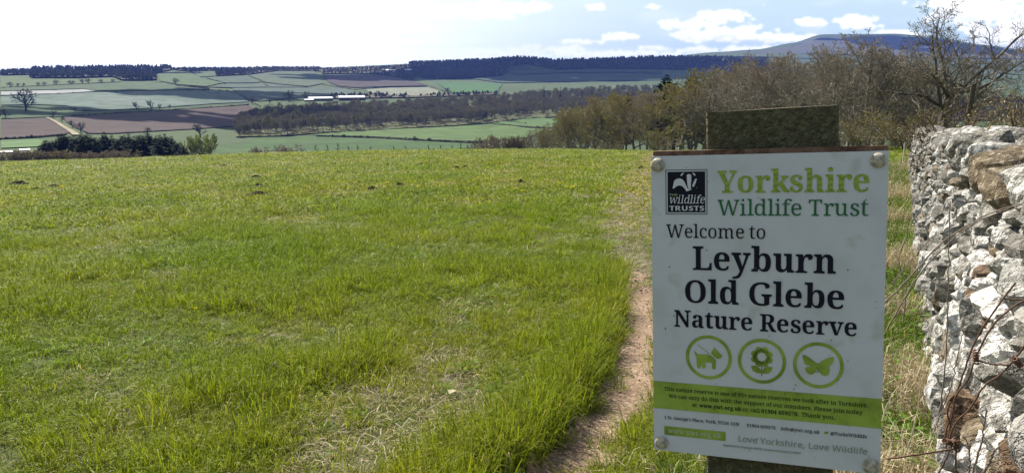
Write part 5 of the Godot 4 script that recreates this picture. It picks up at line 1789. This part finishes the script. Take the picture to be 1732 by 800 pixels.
func make_sign() -> void:
	serif_bold.font_names = ["Droid Serif"]
	serif_bold.font_weight = 700
	serif.font_names = ["Droid Serif"]
	sans_bold.font_names = ["Droid Sans"]
	sans_bold.font_weight = 700
	sans.font_names = ["Droid Sans"]
	var x := Vector3(0.93405, 0.06155, 0.35180).normalized()
	var y := Vector3(-0.03234, 0.99578, -0.08590)
	y = (y - x * y.dot(x)).normalized()
	var frame := Transform3D(Basis(x, y, x.cross(y)), EYE + Vector3(0.19222, -0.11533, -1.06711))
	# the thing stands where its post meets the ground
	var down := 1.62
	var foot := frame * Vector3(0.524 * PLATE, -down, -0.08)
	var sign_ := base("welcome_sign", foot, "white nature reserve welcome sign with green lettering on a mossy wooden post", "sign")
	var local := Transform3D(Basis.IDENTITY, -foot) * frame
	# post: a square timber with worn edges
	var b := Builder.new()
	var rings := 30
	var outline := []
	var w := 0.0846
	var dp := 0.065
	for c in [[1, 1], [-1, 1], [-1, -1], [1, -1]]:
		for k in 4:
			var a := atan2(c[1], c[0]) + (k - 1.5) * 0.32
			outline.append(Vector2(c[0] * (w - 0.007), c[1] * (dp - 0.007)) + Vector2(cos(a), sin(a)) * 0.007)
	for i in rings:
		var t := float(i) / (rings - 1)
		var yy := lerpf(-down, 0.0585, t)
		for q in outline:
			var n := noise_b.get_noise_3d(q.x * 25.0, yy * 8.0, q.y * 25.0) * 0.002
			b.v.append(Vector3(0.524 * PLATE + q.x + n, yy + (0.003 * noise_b.get_noise_2d(q.x * 30.0, q.y * 30.0) if i == rings - 1 else 0.0), -0.022 - dp + q.y + n - 0.0005))
			b.c.append(Color.WHITE)
	var sides := outline.size()
	for i in rings - 1:
		for k in sides:
			var p := i * sides + k
			var q := i * sides + (k + 1) % sides
			b.ix.append_array([p, p + sides, q, q, p + sides, q + sides])
	part(sign_, "post", b.made(true), M.post, local)
	var cap := Builder.new()
	for k in sides:
		var o: int = (rings - 1) * sides
		cap.tri(Vector3(0.524 * PLATE, 0.061, -0.022 - dp), b.v[o + (k + 1) % sides], b.v[o + k], Color.WHITE)
	part(sign_, "post_top", cap.made(), M.timber, local)
	# backing board, then the plate
	var bd := Builder.new()
	bd.box(Vector3(0.008 * PLATE, -1.412 * PLATE, -0.0215), Vector3(0.992 * PLATE, 0, 0), Vector3(0, 1.434 * PLATE, 0), Vector3(0, 0, 0.018))
	part(sign_, "backing_board", bd.made(), M.board, local)
	var pl := Builder.new()
	pl.box(Vector3(0, -1.4228 * PLATE, -0.003), Vector3(PLATE, 0, 0), Vector3(0, 1.4228 * PLATE, 0), Vector3(0, 0, 0.003))
	var white := textured(matte(Color.WHITE, 0.38), speckle(50, 0.006, [[0.0, Color(0.73, 0.735, 0.735)], [0.4, Color(0.77, 0.78, 0.80)], [0.8, Color(0.785, 0.795, 0.815)], [0.95, Color(0.72, 0.735, 0.725)]], 512, 4), 3.0, false)
	white.metallic_specular = 0.5
	var plate := part(sign_, "plate", pl.made(), white, local)
	var navy := ink(0.075, 0.075, 0.145)
	var black := ink(0.10, 0.095, 0.12)
	var lime := textured(ink(1, 1, 1), speckle(51, 0.01, [[0.1, Color(0.46, 0.52, 0.20)], [0.55, Color(0.575, 0.66, 0.27)], [0.9, Color(0.60, 0.69, 0.31)]], 256, 4), 6.0, false)
	var forest := ink(0.16, 0.40, 0.24)
	var soft := ink(0.54, 0.58, 0.52)
	var pale := ink(0.70, 0.75, 0.58)
	var off := ink(0.80, 0.81, 0.83)
	# emblem
	printed(plate, "emblem_border", [rect(0.067, 0.064, 0.256, 0.0668), rect(0.067, 0.2672, 0.256, 0.27), rect(0.067, 0.0668, 0.0698, 0.2672), rect(0.2532, 0.0668, 0.256, 0.2672)], navy)
	printed(plate, "emblem_square", [rect(0.0765, 0.0735, 0.2465, 0.2605)], navy)
	var from := Vector2(85, 95)
	var to := Vector2(0.067, 0.064)
	var k := Vector2(0.189 / 382.0, 0.206 / 402.0)
	printed(plate, "emblem_badger", [
		traced([150, 265, 158, 225, 165, 195, 185, 178, 215, 172, 240, 180, 262, 205, 274, 235, 292, 268, 318, 262, 326, 272, 300, 284, 278, 290, 262, 265, 240, 242, 210, 235, 185, 245, 165, 262], from, to, k),
		traced([282, 142, 300, 134, 322, 142, 325, 175, 318, 230, 320, 258, 296, 264, 289, 240, 283, 190], from, to, k),
		traced([374, 180, 362, 175, 345, 205, 330, 242, 345, 252, 362, 215], from, to, k),
		traced([222, 148, 235, 129, 258, 122, 250, 134, 234, 152], from, to, k),
		traced([330, 125, 352, 129, 364, 150, 350, 149, 338, 136], from, to, k)], off, 0.0009)
	letters(plate, "THE", sans, 0.0835, 0.121, 0.1745, 0.184, pale, 0.0, 0.0009)
	letters(plate, "wildlife", serif, 0.081, 0.2425, 0.181, 0.2195, off, 0.18, 0.0009)
	letters(plate, "TRUSTS", sans_bold, 0.084, 0.242, 0.2305, 0.253, off, 0.0, 0.0009)
	# the words
	letters(plate, "Yorkshire", serif_bold, 0.300, 0.927, 0.072, 0.1715, lime)
	letters(plate, "Wildlife Trust", serif, 0.301, 0.927, 0.202, 0.2745, forest)
	letters(plate, "Welcome to", serif, 0.068, 0.509, 0.316, 0.3795, black)
	letters(plate, "Leyburn", serif_bold, 0.190, 0.803, 0.418, 0.5285, navy)
	letters(plate, "Old Glebe", serif_bold, 0.154, 0.839, 0.577, 0.685, navy)
	letters(plate, "Nature Reserve", serif_bold, 0.103, 0.892, 0.723, 0.803, navy)
	# three roundels
	for c in [Vector2(0.2605, 0.942), Vector2(0.498, 0.943), Vector2(0.738, 0.9445)]:
		printed(plate, "roundel", ring(c, 0.0905, 0.1055), lime)
	var dog := Vector2(0.000339, 0.000339)
	printed(plate, "dog_symbol", [
		traced([278, 262, 292, 290, 325, 308, 400, 310, 490, 315, 505, 325, 560, 375, 570, 395, 565, 515, 545, 525, 520, 515, 515, 430, 430, 420, 428, 500, 400, 512, 385, 500, 375, 440, 360, 500, 335, 512, 315, 500, 308, 350, 285, 310], Vector2(472, 353), Vector2(0.2605, 0.942), dog, 0.06),
		traced([505, 300, 520, 260, 540, 235, 552, 205, 572, 240, 600, 265, 625, 300, 655, 320, 650, 345, 620, 370, 590, 372, 550, 345], Vector2(472, 353), Vector2(0.2605, 0.942), dog, 0.06),
		traced([316, 172, 324, 168, 484, 296, 478, 303], Vector2(472, 353), Vector2(0.2605, 0.942), dog, 0.06)], lime)
	var petals := []
	var c := Vector2(0.498, 0.923)
	for i in 8:
		var a := TAU * (i + 0.5) / 8.0
		petals.append(disc(c + Vector2(cos(a), sin(a)) * 0.034, 0.0155, 0.0155, 14))
	petals.append_array(ring(c, 0.022, 0.037))
	printed(plate, "flower_symbol", petals, lime)
	printed(plate, "flower_leaf_symbol", [rect(0.4955, 0.958, 0.5005, 1.012), [Vector2(0.450, 0.968), Vector2(0.470, 0.966), Vector2(0.488, 0.976), Vector2(0.4955, 0.988), Vector2(0.4955, 1.000), Vector2(0.476, 1.000), Vector2(0.458, 0.990)], [Vector2(0.546, 0.968), Vector2(0.526, 0.966), Vector2(0.508, 0.976), Vector2(0.5005, 0.988), Vector2(0.5005, 1.000), Vector2(0.520, 1.000), Vector2(0.538, 0.990)]], lime, 0.0006)
	var fly := Vector2(0.000312, 0.000312)
	var fc := Vector2(0.738, 0.9445)
	printed(plate, "butterfly_symbol", [
		traced([465, 232, 500, 235, 560, 270, 640, 335, 662, 365, 662, 440, 600, 415, 545, 385, 505, 372, 485, 320], Vector2(680, 385), fc, fly, 0.06),
		traced([507, 430, 540, 405, 600, 416, 658, 440, 650, 480, 610, 520, 570, 520, 525, 490], Vector2(680, 385), fc, fly, 0.06),
		traced([890, 262, 840, 262, 760, 300, 705, 340, 672, 368, 672, 440, 760, 425, 830, 405, 878, 340], Vector2(680, 385), fc, fly, 0.06),
		traced([832, 416, 836, 470, 815, 525, 775, 542, 735, 525, 690, 485, 676, 442, 760, 426], Vector2(680, 385), fc, fly, 0.06),
		traced([661, 345, 674, 345, 676, 500, 664, 500], Vector2(680, 385), fc, fly, 0.06)], lime)
	# the band and the small print
	printed(plate, "green_band", [rect(0.0, 1.0765, 1.0, 1.211)], lime)
	letters(plate, "This nature reserve is one of 95+ nature reserves we look after in Yorkshire.", serif, 0.052, 0.944, 1.101, 1.1195, black, 0.0, 0.0009, 3.0)
	letters(plate, "We can only do this with the support of our members. Please join today", serif, 0.073, 0.924, 1.135, 1.1535, black, 0.0, 0.0009, 3.0)
	letters(plate, "at", serif, 0.185, 0.206, 1.169, 1.1875, black, 0.0, 0.0009, 3.0)
	letters(plate, "www.ywt.org.uk", serif_bold, 0.217, 0.409, 1.169, 1.1875, black, 0.0, 0.0009, 3.0)
	letters(plate, "or call", serif, 0.416, 0.492, 1.169, 1.1875, black, 0.0, 0.0009, 3.0)
	letters(plate, "01904 659570.", serif_bold, 0.498, 0.660, 1.169, 1.1875, black, 0.0, 0.0009, 3.0)
	letters(plate, "Thank you.", serif, 0.671, 0.812, 1.169, 1.1875, black, 0.0, 0.0009, 3.0)
	letters(plate, "1 St. George's Place, York, YO24 1GN", serif, 0.052, 0.399, 1.246, 1.261, black, 0.0, 0.0007, 3.0)
	letters(plate, "01904 659570", serif, 0.434, 0.560, 1.246, 1.261, black, 0.0, 0.0007, 3.0)
	letters(plate, "info@ywt.org.uk", serif, 0.583, 0.749, 1.246, 1.261, black, 0.0, 0.0007, 3.0)
	letters(plate, "@YorksWildlife", serif, 0.794, 0.943, 1.246, 1.261, black, 0.0, 0.0007, 3.0)
	printed(plate, "small_bird_mark", [disc(Vector2(0.776, 1.254), 0.009, 0.006, 12), [Vector2(0.779, 1.249), Vector2(0.787, 1.246), Vector2(0.783, 1.254)]], lime)
	printed(plate, "green_box", [rect(0.051, 1.297, 0.338, 1.3415)], lime)
	letters(plate, "www.ywt.org.uk", serif_bold, 0.070, 0.320, 1.306, 1.329, pale, 0.0, 0.0009, 2.0)
	letters(plate, "Love Yorkshire, Love Wildlife", sans, 0.396, 0.946, 1.308, 1.336, soft, 0.05, 0.0007, 2.0)
	letters(plate, "Registered in England 409650. Registered Charity 210807", serif, 0.326, 0.671, 1.357, 1.3665, soft, 0.0, 0.0007, 4.0)
	# domed screw covers
	var dome := Builder.new()
	for i in 7:
		var a := PI / 2 * i / 6.0
		for q in 20:
			var e := TAU * q / 20.0
			dome.v.append(Vector3(cos(e) * cos(a) * 0.0096, sin(e) * cos(a) * 0.0096, 0.0002 + sin(a) * 0.0062 + (0.0012 if i > 0 else 0.0)))
			dome.c.append(Color.WHITE)
	for i in 6:
		for q in 20:
			var p := i * 20 + q
			var n := i * 20 + (q + 1) % 20
			dome.ix.append_array([p, p + 20, n, n, p + 20, n + 20])
	var dm := dome.made(true)
	for q in [Vector2(0.031, 0.040), Vector2(0.960, 0.039), Vector2(0.037, 1.382), Vector2(0.963, 1.386)]:
		part(sign_, "screw_cover", dm, M.cap, local * Transform3D(Basis.from_scale(Vector3.ONE * (1.12 if q.y > 1.0 and q.x > 0.5 else 1.0)), Vector3(q.x * PLATE, -q.y * PLATE, 0)))
	# dirt and algae spots on the plate
	var specks := []
	rng.seed = 99
	for i in 46:
		var at := Vector2(rng.randf_range(0.03, 0.97), rng.randf_range(0.05, 1.38))
		var s := rng.randf_range(0.0012, 0.0035)
		var o := []
		for q in 7:
			o.append(at + Vector2(cos(q * TAU / 7), sin(q * TAU / 7) * 1.3) * s * rng.randf_range(0.6, 1.3))
		specks.append(o)
	printed(plate, "dirt_specks", specks, ink(0.42, 0.41, 0.34), 0.0011)

# ---------------------------------------------------------------- all together
func _ready() -> void:
	var cam := Camera3D.new()
	cam.name = "camera"
	cam.fov = rad_to_deg(2.0 * atan(400.0 / LENS))
	cam.position = EYE
	cam.rotation.x = -pitch
	cam.near = 0.05
	cam.far = 30000.0
	add_child(cam)
	cam.current = true
	for n in [noise_a, noise_b]:
		n.noise_type = FastNoiseLite.TYPE_SIMPLEX_SMOOTH
		n.frequency = 0.5
	noise_a.seed = 5
	noise_a.fractal_type = FastNoiseLite.FRACTAL_NONE
	noise_b.seed = 9
	noise_b.fractal_octaves = 4
	var env := Environment.new()
	env.background_mode = Environment.BG_SKY
	env.sky = make_sky()
	env.background_energy_multiplier = 0.65
	env.tonemap_mode = Environment.TONE_MAPPER_LINEAR
	env.tonemap_exposure = 2.0
	env.fog_enabled = true
	env.fog_density = 0.000058
	env.fog_light_color = Color(0.44, 0.58, 1.0)
	env.sdfgi_enabled = true
	env.ssao_enabled = true
	env.ssil_enabled = true
	var we := WorldEnvironment.new()
	we.name = "air"
	we.environment = env
	add_child(we)
	var sun := DirectionalLight3D.new()
	sun.name = "sun"
	sun.light_energy = 1.6
	sun.light_color = Color(1.0, 0.965, 0.90)
	sun.light_angular_distance = 0.5
	sun.shadow_enabled = true
	add_child(sun)
	sun.look_at_from_position(Vector3.ZERO, -sun_dir(), Vector3.UP)
	make_materials()
	M.petal = leafy(Color(0.5, 0.45, 0.1), 0.6)
	M.cloud = matte(Color(0.93, 0.93, 0.93), 1.0)
	M.gorse = matte(lin(0.42, 0.33, 0.04), 0.8)
	var t := Time.get_ticks_msec()
	survey()
	make_ground()
	make_path()
	make_fields()
	print("land ", Time.get_ticks_msec() - t)
	make_clouds()
	make_hedges()
	make_woods()
	make_farm()
	print("woods ", Time.get_ticks_msec() - t)
	make_valley()
	make_trees()
	print("trees ", Time.get_ticks_msec() - t)
	make_wall()
	make_sign()
	print("wall, sign ", Time.get_ticks_msec() - t)
	make_verge()
	find_molehills()
	make_field_things()
	make_grass()
	make_ground_cover()
	make_pebbles()
	print("grass ", Time.get_ticks_msec() - t)
